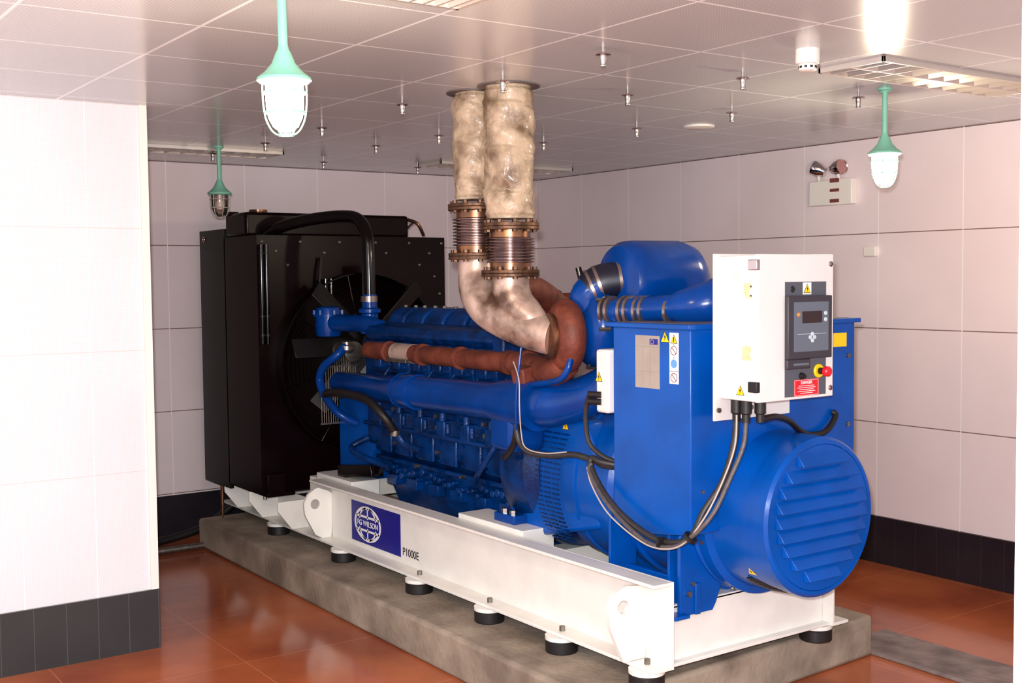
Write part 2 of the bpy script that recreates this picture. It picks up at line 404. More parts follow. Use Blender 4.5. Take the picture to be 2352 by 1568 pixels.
# decal
def rect(mb, face, a, u0, u1, z0, z1, t=0.001):
    if face == '-y': mb.box(u0, u1, a-t, a, z0, z1)
    else: mb.box(a, a+t, u0, u1, z0, z1)
    return mb
YD = YN
lg = rect(MB(), '-y', YD, -6.13, -5.553, 0.320, 0.556, 0.0015).build('logo_panel', NAVY, base)
def ell(cx, cz, rx, rz, hw, y0, y1, mb, n=40, x_clip=None):
    """elliptic ring band, hw = half width"""
    rr = []
    for sgn, y in ((-1, y1), (1, y1), (1, y0), (-1, y0)):
        rr.append([(cx+(rx+sgn*hw)*math.cos(2*PI*i/n), y, cz+(rz+sgn*hw)*math.sin(2*PI*i/n)) for i in range(n)])
    mb.rings(rr, False, True)
gx, gz, RX, RZ = -5.932, 0.438, 0.150, 0.094
mb = MB(); y1 = YD-0.0017; y0 = y1-0.0008
ell(gx, gz, RX, RZ, 0.009, y0, y1, mb)
def seg(mb, x0, z0, x1, z1, w):
    d = Vector((x1-x0, 0, z1-z0)); c = Vector(((x0+x1)/2, (y0+y1)/2, (z0+z1)/2))
    mb.obox(c, d, (0, 1, 0), d.length, 0.0008, w)
for s_ in (-1, 1):
    hw = RX*math.sqrt(1-(0.040/RZ)**2)
    seg(mb, gx-hw, gz+s_*0.040, gx+hw, gz+s_*0.040, 0.013)
    for k in (-0.68, 0, 0.68):
        zz = [0.026, 0.040, 0.055, 0.070, 0.082, 0.092]
        P = [(gx+k*RX*math.sqrt(max(0, 1-(z/RZ)**2)), gz+s_*z) for z in zz]
        for i in range(len(P)-1): seg(mb, *P[i], *P[i+1], 0.011)
mb.build('globe_emblem', WPRINT, lg)
text('FG WILSON', 'lettering', lg, (gx, y0, gz-0.001), '-y', 0.047, WPRINT, sx=1.0, off=0.0)
text('P1000E', 'model_lettering', base, (-5.532, YD-0.001, 0.356), '-y', 0.062, BLK, align='LEFT', sx=0.93)

# ------------------------------------------------------------------ rubber isolators
iso = thing('isolator_mount', (-4.03, 3.105, 0.2), 'x', 'isolator mount', 'black rubber isolator mounts under the skid frame')
MB().lathe([(0, 0.070), (0.004, 0.073), (0.05, 0.073), (0.056, 0.068)], (-4.03, 3.105, 0.2), (0, 0, 1), 32).build('rubber_pad', RUBBER, iso)
MB().lathe([(0.0561, 0.074), (0.074, 0.074)], (-4.03, 3.105, 0.2), (0, 0, 1), 32).build('top_plate', WHITE, iso, bevel=0.001)
ils = [((-4.03, 3.105), 'black rubber isolator second from the near right corner of the white frame'),
       ((-3.47, 3.105), 'black rubber isolator under the near right corner of the white frame'),
       ((-4.60, 3.105), 'black rubber isolator third from the near right corner of the white frame'),
       ((-5.26, 3.105), 'black rubber isolator just right of the model lettering'),
       ((-6.13, 3.105), 'black rubber isolator below the left lifting lug'),
       ((-7.05, 3.105), 'leftmost black rubber isolator beneath the triangular gussets'),
       ((-3.47, 4.13), 'black rubber isolator at the far right corner below the fan cover')]
for i, (p, l) in enumerate(ils):
    o = iso if i == 0 else copy_tree(iso)
    o.location = (p[0], p[1], 0.2); o['label'] = l

# ------------------------------------------------------------------ engine
EY = 3.66
eng = thing('diesel_engine', (-5.4, EY, 0.6), 'long dark blue diesel engine with rust brown exhaust manifold and turbochargers', 'engine')
mb = MB()
mb.prism([(3.34, 0.88), (3.34, 1.16), (3.42, 1.30), (3.90, 1.30), (3.98, 1.16), (3.98, 0.88), (3.88, 0.78), (3.44, 0.78)], 0, -6.25, -4.68)
mb.build('engine_block', BLUE2, eng, bevel=0.012)
mb = MB()
mb.rings([[(x, y, z) for x, y in ((-6.12+a, 3.42+b), (-4.70, 3.42+b), (-4.70, 3.90-b), (-6.12+a, 3.90-b))] for a, b, z in ((0, 0, 0.80), (0.02, 0.0, 0.62), (0.10, 0.06, 0.40))])
mb.build('oil_sump', BLUE2, eng, bevel=0.015)
MB().box(-6.2, -4.7, 3.37, 3.43, 0.775, 0.80).build('sump_rail', BLUE2, eng, bevel=0.004)
def band(p, d, r, w=0.018, par=None, m=None):
    d = Vector(d).normalized(); p = Vector(p)
    return MB().lathe([(-w/2, r), (-w/2, r+0.003), (w/2, r+0.003), (w/2, r)], p, d, 32).build('clamp_band', m or CLAMP, par or eng)
# crankcase doors with bolts, fuel injection pumps and lines above them
for k in range(6):
    x = -6.02+0.235*k
    d = MB().box(x-0.085, x+0.085, 3.325, 3.345, 0.84, 0.985).build('crankcase_door', BLUE2, eng, bevel=0.008)
    for dx, dz in ((-0.07, 0.86), (0.07, 0.86), (-0.07, 0.965), (0.07, 0.965)): MB().hexb((x+dx, 3.325, dz), (0, -1, 0), 0.010, 0.012).build('door_bolt', BLUE2, d)
    mb = MB(); mb.box(x-0.04, x+0.04, 3.28, 3.36, 1.0, 1.09); mb.cyl((x, 3.30, 1.08), (x, 3.30, 1.135), 0.020); mb.cyl((x+0.05, 3.30, 1.02), (x+0.05, 3.30, 1.08), 0.013)
    mb.build('injection_pump', BLUE2, eng, bevel=0.006)
    MB().tube([(x, 3.30, 1.13), (x+0.02, 3.26, 1.18), (x+0.05, 3.30, 1.28), (x+0.06, 3.36, 1.36)], 0.006, n=8).build('fuel_line', BLUE2, eng)
    mb = MB(); mb.hexb((x-0.10, 3.335, 1.04), (0, -1, 0), 0.014, 0.02); mb.hexb((x-0.11, 3.34, 0.90), (0, -1, 0), 0.011, 0.02); mb.hexb((x-0.115, 3.335, 1.10), (0, -1, 0), 0.012, 0.018)
    mb.hexb((x+0.1, 3.37, 0.79), (0, -1, 0), 0.01, 0.03); each(mb, 'engine_bolt', GALV if k % 2 else BLUE2, eng)
    r0 = random.Random(k)
    mb = MB()
    for q in range(5):
        xx = x-0.1+0.045*q; zz = 0.70+r0.random()*0.06
        mb.cyl((xx, 3.40, zz), (xx, 3.36, zz), 0.012+0.01*r0.random(), n=10)
    mb.box(x-0.05, x+0.06, 3.37, 3.42, 0.64, 0.70)
    mb.build('drain_boss', BLUE2, eng, bevel=0.003)
# fuel rail and lubricating pipe
MB().tube([(-6.2, 3.30, 0.998), (-5.5, 3.29, 1.0), (-4.75, 3.30, 0.998)], 0.013, n=10).build('fuel_rail', BLUE2, eng)
MB().tube([(-6.22, 3.34, 0.90), (-6.28, 3.25, 0.84), (-6.1, 3.24, 0.80), (-5.9, 3.30, 0.76)], 0.020, n=12).build('oil_pipe', BLUE2, eng)
MB().tube([(-5.0, 3.30, 0.80), (-4.9, 3.25, 0.86), (-4.78, 3.25, 0.98), (-4.72, 3.3, 1.10)], 0.016, n=12).build('oil_pipe', BLUE2, eng)
# cylinder heads, rockers
for k in range(6):
    x = -6.10+0.222*k
    MB().box(x-0.10, x+0.10, 3.36, 3.86, 1.30, 1.49).build('cylinder_head', BLUE2, eng, bevel=0.01)
    mb = MB()
    mb.prism([(3.45, 1.50), (3.45, 1.585), (3.475, 1.64), (3.53, 1.682), (3.72, 1.682), (3.78, 1.64), (3.80, 1.50)], 0, x-0.090, x+0.090)
    rc = mb.build('rocker_cover', BLUE2, eng, bevel=0.014, seg=3)
    mb = MB()
    for dx in (-0.06, 0.06): mb.cyl((x+dx, 3.57, 1.68), (x+dx, 3.57, 1.695), 0.012, n=10)
    mb.hexb((x-0.075, 3.44, 1.53), (0, -1, 0), 0.010, 0.02)
    each(mb, 'cover_bolt', GALV, rc)
    MB().box(x-0.015, x+0.06, 3.32, 3.38, 1.33, 1.39).build('exhaust_port', BLUE2, eng, bevel=0.008)
# water gallery below the rocker covers
MB().prism([(3.36, 1.49), (3.33, 1.53), (3.36, 1.575), (3.47, 1.60), (3.47, 1.49)], 0, -6.25, -4.78).build('water_gallery', BLUE2, eng, bevel=0.012)
MB().box(-4.84, -4.74, 3.30, 3.46, 1.45, 1.56).build('gallery_end', BLUE2, eng, bevel=0.012)
# exhaust manifold
MY = 3.30; MZ = 1.435
seg_x = [-6.16, -5.86, -5.49, -5.10, -4.66, -4.50]
for i in range(5):
    a, b = seg_x[i], seg_x[i+1]; L = b-a
    r = 0.050 if i < 4 else 0.058
    prof = [(0.0, 0.030 if i == 0 else 0.040), (0.02, r), (L*0.5, r*1.04), (L-0.045, r), (L-0.04, r*1.22), (L-0.02, r*1.22), (L-0.018, r*0.9), (L, r*0.9)]
    ms = MB().lathe(prof, (a, MY, MZ), (1, 0, 0), 24).build('exhaust_manifold', RUST, eng)
    if 0 < i < 4:
        MB().box(a+0.05, a+0.10, MY, 3.37, MZ-0.03, MZ+0.03).build('manifold_port', RUST, ms)
MB().lathe([(0, 0.054), (0.20, 0.054)], (-5.81, MY, MZ), (1, 0, 0), 20).build('manifold_sleeve', ELBOW, eng)
MB().obox((-5.70, 3.243, 1.395), (1, 0, 0), (0, 1, 0), 0.22, 0.02, 0.02).build('sleeve_bracket', GALV, eng, bevel=0.002)
# charge air plenum
mb = MB().lathe([(0, 0.02), (0.01, 0.058), (0.03, 0.066), (0.75, 0.076), (0.8, 0.092), (0.93, 0.092), (0.97, 0.084), (1.7, 0.094), (1.8, 0.112), (1.95, 0.118), (2.05, 0.118)], (-6.36, 3.20, 1.232), (1, 0, 0.012), 32)
mb.build('charge_air_pipe', BLUED, eng)
MB().rings([[(-4.50+a, 3.12+b, z) for a, b in ((-0.12, 0.0), (0.10, -0.01), (0.10, 0.2), (-0.12, 0.2))] for z in (1.03, 1.35)]).build('plenum_end_box', BLUED, eng, bevel=0.04, seg=4)
MB().tube([(-4.40, 3.22, 1.26), (-4.25, 3.24, 1.27), (-4.10, 3.30, 1.31), (-3.98, 3.40, 1.40), (-3.96, 3.48, 1.5)], [0.11, 0.105, 0.095, 0.09, 0.085], n=24).build('charge_air_elbow', BLUED, eng)
MB().tube([(-4.03, 3.17, 1.50), (-4.035, 3.15, 1.44), (-4.10, 3.15, 1.395), (-4.30, 3.16, 1.36)], 0.015, n=12).build('oil_return_pipe', BLUED, eng)
for xx in (-5.56, -5.41):
    band((xx, 3.20, 1.2405), (1, 0, 0.012), 0.094, 0.012, m=BLUED)
# front end: support, gear case, water pump, thermostats
MB().prism([(-6.66, 0.58), (-6.66, 1.10), (-6.25, 1.18), (-6.14, 1.18), (-6.14, 0.90), (-6.30, 0.72), (-6.48, 0.70), (-6.52, 0.58)], 1, 3.36, 3.96).build('front_support', BLUE, eng, bevel=0.008)
MB().prism([(-6.42, 0.55), (-6.42, 0.72), (-6.0, 0.77), (-5.98, 0.70), (-6.32, 0.66), (-6.34, 0.55)], 1, 3.22, 3.30).build('front_foot_bracket', BLACKP, eng, bevel=0.004)
MB().box(-6.42, -6.25, 3.42, 3.92, 1.18, 1.50).build('gear_case', BLUE2, eng, bevel=0.02)
mb = MB().lathe([(0, 0.05), (0.01, 0.078), (0.05, 0.085), (0.15, 0.085), (0.19, 0.075), (0.20, 0.05)], (-6.77, 3.35, 1.485), (0, 0, 1), 28)
wh = mb.build('thermostat_housing', BLUED, eng)
mb = MB()
for a in range(6): mb.hexb((-6.77+0.088*math.cos(a*PI/3), 3.35+0.088*math.sin(a*PI/3), 1.63), (0, 0, 1), 0.012, 0.03)
mb.lathe([(0, 0.098), (0.014, 0.098)], (-6.77, 3.35, 1.618), (0, 0, 1), 28)
mb.build('housing_flange', BLUED, wh)
MB().tube([(-6.70, 3.36, 1.58), (-6.55, 3.38, 1.58), (-6.36, 3.40, 1.58), (-6.2, 3.42, 1.55)], 0.055, n=20).build('water_pipe', BLUED, eng)
mb = MB().lathe([(0, 0.058), (0.12, 0.05), (0.13, 0.068), (0.15, 0.068), (0.16, 0.048), (0.24, 0.044)], (-6.36, 3.43, 1.52), (0, 0, 1), 24)
mb.build('water_outlet', BLUED, eng)
MB().lathe([(0, 0.052), (0.035, 0.052)], (-6.365, 3.43, 1.715), (0, 0, 1), 24).build('hose_clamp', CLAMP, eng)
mb = MB().lathe([(0, 0.03), (0.02, 0.05), (0.045, 0.05), (0.05, 0.03), (0.07, 0.03)], (-6.46, 3.32, 1.40), (0, 0, 1), 20); mb.build('pipe_union', CLAMP, eng)
MB().tube([(-6.46, 3.32, 1.45), (-6.451, 3.25, 1.391), (-6.532, 3.2, 1.322), (-6.60, 3.2, 1.236), (-6.539, 3.2, 1.146), (-6.424, 3.24, 1.033), (-6.38, 3.34, 0.97)], 0.026, n=14).build('bypass_pipe', BLUED, eng)
MB().tube([(-6.36, 3.12, 1.166), (-6.2, 3.10, 1.19), (-6.0, 3.10, 1.192), (-5.824, 3.12, 1.17), (-5.70, 3.15, 1.09), (-5.69, 3.22, 0.99)], 0.024, n=14).build('rubber_hose', RUBBER, eng)
MB().lathe([(0, 0.028), (0.03, 0.028)], (-5.69, 3.215, 0.975), (0, 0, 1), 16).build('hose_clamp', GALV, eng)
MB().tube([(-5.69, 3.23, 0.985), (-5.66, 3.26, 0.93), (-5.55, 3.30, 0.90)], 0.018, n=10).build('drain_pipe', BLUE2, eng)
# alternator charger and belt pulleys, fan
mb = MB().lathe([(0, 0.03), (0.01, 0.065), (0.14, 0.07), (0.16, 0.05), (0.18, 0.05), (0.19, 0.04), (0.21, 0.05)], (-6.55, 3.42, 1.40), (-1, 0, 0), 24); mb.build('charging_alternator', GALV, eng)
MB().lathe([(0, 0.16), (0.02, 0.17), (0.04, 0.15), (0.06, 0.17), (0.08, 0.16)], (-6.62, EY, 1.0), (-1, 0, 0), 32).build('crank_pulley', RUBBER, eng)
MB().lathe([(0, 0.10), (0.02, 0.11), (0.05, 0.09), (0.08, 0.11), (0.10, 0.10)], (-6.62, EY, 1.42), (-1, 0, 0), 32).build('fan_pulley', RUBBER, eng)
fan = MB().lathe([(0, 0.09), (0.08, 0.09)], (-6.74, EY, 1.42), (-1, 0, 0), 24).build('fan_hub', DUST, eng)
for k in range(8):
    a = 2*PI*k/8; d = Vector((0, math.cos(a), math.sin(a))); t = Vector((0, -math.sin(a), math.cos(a)))
    MB().obox(Vector((-6.80, EY, 1.42))+d*0.31, d, t+Vector((0.5, 0, 0)), 0.46, 0.13, 0.008).build('fan_blade', DUST, fan, bevel=0.003)
mb = MB()
for k in range(10):
    mb.tube([(-6.58, 3.30+0.012*k, 1.40-0.0*k), (-6.60, 3.30+0.012*k, 1.28)], 0.002, n=5, k=1)
for k in range(16):
    mb.cyl((-6.66, 3.24+0.016*k, 0.95), (-6.66, 3.24+0.016*k, 1.30), 0.002, n=5)
mb.box(-6.665, -6.655, 3.23, 3.50, 0.94, 0.95); mb.box(-6.665, -6.655, 3.23, 3.50, 1.30, 1.31)
mb.build('belt_guard', GALV, eng)
# flywheel housing and coupling
mb = MB().lathe([(0, 0.36), (0.01, 0.41), (0.10, 0.43), (0.22, 0.42), (0.28, 0.37)], (-4.72, EY, 0.93), (1, 0, 0), 44)
mb.build('flywheel_housing', BLUE2, eng)
mb = MB().prism([(-4.70, 0.62), (-4.70, 1.10), (-4.42, 1.20), (-4.10, 1.20), (-4.0, 1.0), (-4.0, 0.72), (-4.42, 0.62)], 1, 3.30, 3.42)
mb.build('bell_cover', BLUE, eng, bevel=0.02)
MB().prism([(-4.72, 0.658), (-4.72, 0.70), (-4.55, 0.70), (-4.55, 0.658)], 1, 3.22, 3.4).build('engine_foot', BLUED, eng, bevel=0.004)
mb = MB()
for dx in (-4.67, -4.60): mb.hexb((dx, 3.25, 0.70), (0, 0, 1), 0.018, 0.02)
each(mb, 'foot_bolt', STEEL, eng)

# turbocharger (near side)
TA = Vector((0.35, 0.937, 0)); T = Vector((-4.14, 3.225, 1.588))
tb = MB().torus(T, TA, 0.108, 0.062, n=44, k=16).build('turbine_housing', RUST, eng)
MB().lathe([(0, 0.085), (0.03, 0.10), (0.10, 0.10), (0.14, 0.06)], T-TA*0.03, TA, 28).build('turbine_nose', RUST, tb)
MB().lathe([(0, 0.090), (0.006, 0.104), (0.018, 0.104), (0.024, 0.096), (0.032, 0.104), (0.044, 0.104), (0.050, 0.090)], T-TA*0.088, TA, 32).build('clamp_band', BRASSY, tb)
MB().tube([T+Vector((0.02, 0.0, -0.125)), (-4.22, 3.22, 1.415), (-4.38, 3.26, 1.425), (-4.55, MY, MZ)], [0.058, 0.064, 0.062, 0.056], n=20).build('manifold_inlet', RUST, tb)
MB().obox((-4.40, 3.20, 1.395), (1, 0, 0), (0, 1, 0.2), 0.10, 0.12, 0.09).build('inlet_flange', RUST, tb, bevel=0.01)
cp = MB().lathe([(0, 0.10), (0.03, 0.155), (0.06, 0.178), (0.11, 0.182), (0.15, 0.165), (0.18, 0.11), (0.21, 0.075)], T+TA*0.055+Vector((0, 0, 0.035)), TA, 44).build('compressor_housing', BLUED, eng)
mb = MB()
for k in range(8):
    a = 2*PI*k/8; u_ = Vector((TA.y, -TA.x, 0)); mb.hexb(T+TA*0.10+Vector((0, 0, 0.035))+u_*0.180*math.cos(a)+Vector((0, 0, 0.180*math.sin(a))), TA, 0.010, 0.05)
each(mb, 'housing_bolt', GALV, cp)
MB().tube([(-4.07, 3.33, 1.66), (-4.09, 3.31, 1.76), (-4.05, 3.35, 1.81)], [0.07, 0.08, 0.08], n=24).build('compressor_outlet', BLUED, eng)
ho = MB().tube([(-4.085, 3.32, 1.785), (-4.05, 3.37, 1.825), (-3.99, 3.46, 1.84)], [0.085, 0.086, 0.083], n=28).build('silicone_hose', GASKET, eng)
for p, d in (((-4.08, 3.33, 1.797), (0.05, 0.07, 0.035)), ((-4.062, 3.355, 1.815), (0.05, 0.07, 0.03)), ((-4.012, 3.43, 1.838), (0.05, 0.08, 0.012))):
    band(p, d, 0.088, 0.014, ho)
MB().cyl((-4.13, 3.31, 1.84), (-4.145, 3.305, 1.895), 0.014).build('sensor', BLACKP, eng)
# air drum and ducts above the alternator box
dr = MB().lathe([(0, 0.05), (0.005, 0.12), (0.02, 0.165), (0.05, 0.185), (0.10, 0.19), (0.34, 0.19), (0.40, 0.172), (0.45, 0.12), (0.47, 0.05)], (-4.00, 3.395, 1.825), (0.10, 1, 0), 44).build('air_cooler_drum', BLUED, eng)
tx = MB().tube([(-4.06, 3.37, 1.66), (-3.985, 3.345, 1.685), (-3.9, 3.335, 1.70), (-3.7, 3.37, 1.715), (-3.58, 3.40, 1.72)], 0.056, n=24).build('air_inlet_pipe', BLUED, eng)
for xx, rr in ((-3.955, 0.062), (-3.925, 0.062), (-3.855, 0.064), (-3.825, 0.064), (-3.775, 0.064), (-3.745, 0.064), (-3.62, 0.062)):
    band((xx, 3.315+(xx+3.955)*0.22, 1.703), (1, 0.22, 0.02), rr, 0.014, tx)
MB().tube([(-3.60, 3.40, 1.72), (-3.52, 3.44, 1.73), (-3.47, 3.53, 1.75), (-3.50, 3.66, 1.78), (-3.58, 3.80, 1.80)], [0.066, 0.085, 0.10, 0.11, 0.11], n=28).build('intake_elbow', BLUED, eng)
# far side turbocharger
MB().torus((-4.25, 3.80, 1.66), (1, 0, 0), 0.11, 0.07, n=32, k=12).build('turbine_housing', RUST, eng)
MB().ball((-4.28, 3.66, 1.76), 0.10, (1.2, 1, 0.9)).build('far_turbo_body', BLUED, eng)
MB().tube([(-4.12, 3.62, 1.68), (-4.2, 3.60, 1.80), (-4.32, 3.72, 1.84)], 0.06, n=20).build('far_turbo_elbow', BLUED, eng)
MB().tube([(-4.60, 3.84, 1.66), (-4.9, 3.9, 1.72), (-5.3, 3.95, 1.70)], 0.05, n=14).build('far_manifold_pipe', RUST, eng)
for x in (-5.25, -5.08):
    MB().torus((x, 3.9, 1.70), (0.3, 1, 0), 0.065, 0.022).build('far_pipe_bracket', BLACKP, eng)
# warning sticker on the bell cover
def warn(par, face, a, cu, z, h=0.05, name='warning_sticker', bolt=True, plate=None):
    w = h*0.56
    if plate:
        p_ = rect(MB(), face, a, cu-w*1.25, cu+w*1.25, z-h*0.62, z+h*0.75).build('sticker_plate', WPRINT, par); a = a+(-0.0012 if face == '-y' else 0.0012)
    def tri(s, t0, t1):
        pts = [(cu-w*s, z-h*0.40*s), (cu+w*s, z-h*0.40*s), (cu, z+h*0.6*s)]
        return MB().prism(pts, 1 if face == '-y' else 0, a+t0*(-1 if face == '-y' else 1), a+t1*(-1 if face == '-y' else 1))
    st = tri(1.0, 0, 0.001).build(name, BLK, par)
    tri(0.86, 0.0011, 0.0016).build('sticker_field', YEL, st)
    q = 0.0022 if face != '-y' else -0.0022
    mb = MB()
    def P(u, v): return (cu+u*w, z+v*h)
    pts = [P(0.12, 0.42), P(-0.22, 0.02), P(-0.02, 0.02), P(-0.12, -0.3), P(0.24, 0.12), P(0.04, 0.12)] if bolt else [P(-0.1, 0.3), P(-0.06, -0.08), P(0.06, -0.08), P(0.1, 0.3)]
    mb.prism(pts, 1 if face == '-y' else 0, a+q*0.75, a+q)
    if not bolt: mb.prism([P(-0.08, -0.15), P(-0.08, -0.28), P(0.08, -0.28), P(0.08, -0.15)], 1 if face == '-y' else 0, a+q*0.75, a+q)
    mb.build('sticker_symbol', BLK, st)
    return st
warn(eng, '-y', 3.30, -4.24, 1.165, 0.045)

# ------------------------------------------------------------------ alternator
ALT = thing('alternator', (-3.6, EY, 0.47), 'bright blue alternator with square terminal box and round louvred end cover', 'alternator')
AZ = 0.90
st = MB().lathe([(0, 0.36), (0.02, 0.385), (0.30, 0.385), (0.32, 0.40), (0.36, 0.40), (0.38, 0.38), (0.86, 0.38), (0.88, 0.36), (0.885, 0.30)], (-4.26, EY, AZ), (1, 0, 0), 56).build('stator_body', BLUE, ALT)
# perforated coupling guard
mb = MB()
for i in range(24):
    for rx in range(3):
        a = PI+(-0.55+1.25*i/23)
        c = Vector((-4.36+0.065*rx, EY+0.432*math.cos(a), AZ+0.432*math.sin(a)))
        d = Vector((0, math.cos(a), math.sin(a)))
        mb.obox(c, (1, 0, 0), d, 0.05, 0.006, 0.006)
mb.build('coupling_grille', BLUE2, ALT)
dm = MB().lathe([(0, 0.345), (0.01, 0.365), (0.06, 0.365), (0.07, 0.335), (0.12, 0.325), (0.34, 0.322), (0.352, 0.31), (0.352, 0.295), (0.335, 0.29), (0.335, 0.0)], (-3.40, EY, 0.885), (1, 0, 0), 64, caps=False).build('end_drum', BLUE, ALT)
# end cover louvres
XF = -3.062
lv = MB().lathe([(0, 0.296), (0.012, 0.292), (0.012, 0.001)], (XF, EY, 0.885), (1, 0, 0), 56).build('end_cover', BLUE, ALT)
for k in range(9):
    zc = 0.885+0.235-0.0575*k
    hw = math.sqrt(max(0.01, 0.265**2-max(abs(zc-0.885-0.01), abs(zc-0.885-0.03))**2))
    mb = MB()
    mb.prism([(-hw, 0), (-hw, 0)], 0, 0, 0) if False else None
    a, b, c_ = (XF+0.010, zc+0.030), (XF+0.012, zc-0.022), (XF+0.042, zc-0.018)
    v0 = [(a[0], EY-hw, a[1]), (b[0], EY-hw, b[1]), (c_[0], EY-hw+0.006, c_[1])]
    v1 = [(a[0], EY+hw, a[1]), (b[0], EY+hw, b[1]), (c_[0], EY+hw-0.006, c_[1])]
    mb.rings([v0, v1]); mb.build('louvre', BLUE, lv, bevel=0.002)
mb = MB()
for a in range(8):
    aa = a*PI/4+0.3; mb.cyl((-3.365, EY+0.366*math.cos(aa), 0.885+0.366*math.sin(aa)), (-3.365, EY+0.372*math.cos(aa), 0.885+0.372*math.sin(aa)), 0.01, n=10)
each(mb, 'drum_screw', GALV, dm)
# body rings left of the drum
for x in (-4.16, -3.80, -3.50):
    MB().lathe([(0, 0.385), (0.004, 0.394), (0.02, 0.394), (0.024, 0.385)], (x, EY, AZ), (1, 0, 0), 56).build('body_ring', BLUE, st)
# feet
for yy, sg in ((3.262, 1), (4.05, -1)):
    MB().prism([(-3.84, 0.47), (-3.84, 0.60), (-3.40, 0.60), (-3.40, 0.47)], 1, yy+0.05*sg, yy+0.08*sg).build('foot_plate', BLUE, ALT, bevel=0.004)
    for x in (-3.84, -3.47):
        MB().prism([(yy+0.10*sg, 0.47), (yy-0.045*sg, 0.47), (yy-0.045*sg, 0.83), (yy+0.12*sg, 1.0)], 0, x, x+0.014).build('foot_rib', BLUE, ALT, bevel=0.003)
    MB().box(-3.86, -3.38, min(yy, yy-0.08*sg), max(yy, yy-0.08*sg), 0.47, 0.485).build('foot_base', BLUE, ALT, bevel=0.003)
pts = [(3.235, 0.47), (3.235, 0.80), (3.33, 0.95)]
for i in range(9):
    a = PI*0.95+i*(0.38*PI)/8; pts.append((EY+0.345*math.cos(a), 0.90+0.345*math.sin(a)))
pts += [(3.44, 0.50), (3.42, 0.47)]
MB().prism(pts, 0, -3.43, -3.412).build('end_bracket', BLUE, ALT, bevel=0.003)
mb = MB(); mb.hexb((-3.41, 3.28, 0.56), (1, 0, 0), 0.012, 0.012); mb.hexb((-3.41, 3.30, 0.60), (1, 0, 0), 0.009, 0.01); each(mb, 'bracket_bolt', GALV, ALT)
# terminal box
bx = MB()
bx.prism([(-3.755, 0.81), (-3.755, 1.645), (-3.29, 1.645), (-3.29, 0.832), (-3.52, 0.80)], 1, 3.178, 4.167)
tb_ = bx.build('terminal_box', BLUE, ALT, bevel=0.006)
MB().box(-3.782, -3.275, 3.155, 4.19, 1.642, 1.662).build('box_lid', BLUE, ALT, bevel=0.003)
MB().box(-3.74, -3.31, 3.19, 4.15, 1.6625, 1.664).build('lid_dust', BROWNP, ALT)
mb = MB()
for z in (1.2, 1.08, 1.5): mb.cyl((-3.29, 4.12, z), (-3.283, 4.12, z), 0.011, n=12)
for z in (1.0,): mb.cyl((-3.29, 3.24, z), (-3.283, 3.24, z), 0.008, n=12)
each(mb, 'box_screw', GALV, tb_)
rect(MB(), '+x', -3.29, 4.02, 4.11, 1.54, 1.60).build('yellow_label', YEL, tb_)
# stickers on the near side of the box
pl = rect(MB(), '-y', 3.178, -3.612, -3.466, 1.398, 1.612, 0.0015).build('rating_plate', GREYP, tb_)
mb = MB()
for x in (-3.565, -3.522): rect(mb, '-y', 3.1764, x-0.0008, x+0.0008, 1.405, 1.565, 0.0004)
rect(mb, '-y', 3.1764, -3.608, -3.470, 1.566, 1.568, 0.0004); rect(mb, '-y', 3.1764, -3.608, -3.470, 1.465, 1.4665, 0.0004)
mb.build('plate_ruling', GREYL, pl)
rect(MB(), '-y', 3.1764, -3.524, -3.476, 1.576, 1.599, 0.0005).build('plate_logo', NAVY, pl)
mb = MB(); ell(-3.509, 1.5875, 0.010, 0.0085, 0.0012, 3.1752, 3.1757, mb, 20); mb.build('plate_globe', GREYP, pl)
warn(tb_, '-y', 3.178, -3.434, 1.606, 0.046)
ws = rect(MB(), '-y', 3.178, -3.408, -3.356, 1.425, 1.628, 0.0015).build('safety_sticker', WPRINT, tb_)
rect(MB(), '-y', 3.1764, -3.408, -3.356, 1.474, 1.4755, 0.0004).build('sticker_divider', BLK, ws)
def wtri(cu, z, h):
    w = h*0.56
    MB().prism([(cu-w, z-h*.4), (cu+w, z-h*.4), (cu, z+h*.6)], 1, 3.1755, 3.1764).build('caution_triangle', BLK, ws)
    MB().prism([(cu-w*.84, z-h*.34), (cu+w*.84, z-h*.34), (cu, z+h*.5)], 1, 3.1750, 3.1755).build('caution_field', YEL, ws)
    MB().box(cu-0.0025, cu+0.0025, 3.1745, 3.1750, z-h*.22, z+h*.32).build('caution_mark', BLK, ws)
wtri(-3.382, 1.600, 0.036)
for z, kind in ((1.557, 'no'), (1.505, 'ear'), (1.450, 'no')):
    mb = MB(); c_ = -3.382
    if kind == 'no':
        ell(c_, z, 0.0175, 0.0175, 0.0014, 3.1756, 3.1764, mb, 28)
        mb.obox((c_, 3.176, z), (1, 0, -1), (0, 1, 0), 0.034, 0.0008, 0.003); mb.build('prohibition_mark', DKRED, ws)
    else:
        mb.lathe([(0, 0.0175), (0.0008, 0.0175)], (c_, 3.1764, z), (0, -1, 0), 28); mb.build('mandatory_mark', LBLUE, ws)
for z in (1.580, 1.529): MB().box(-3.384, -3.380, 3.1758, 3.1764, z-0.002, z+0.002).build('sticker_dot', BLK, ws)
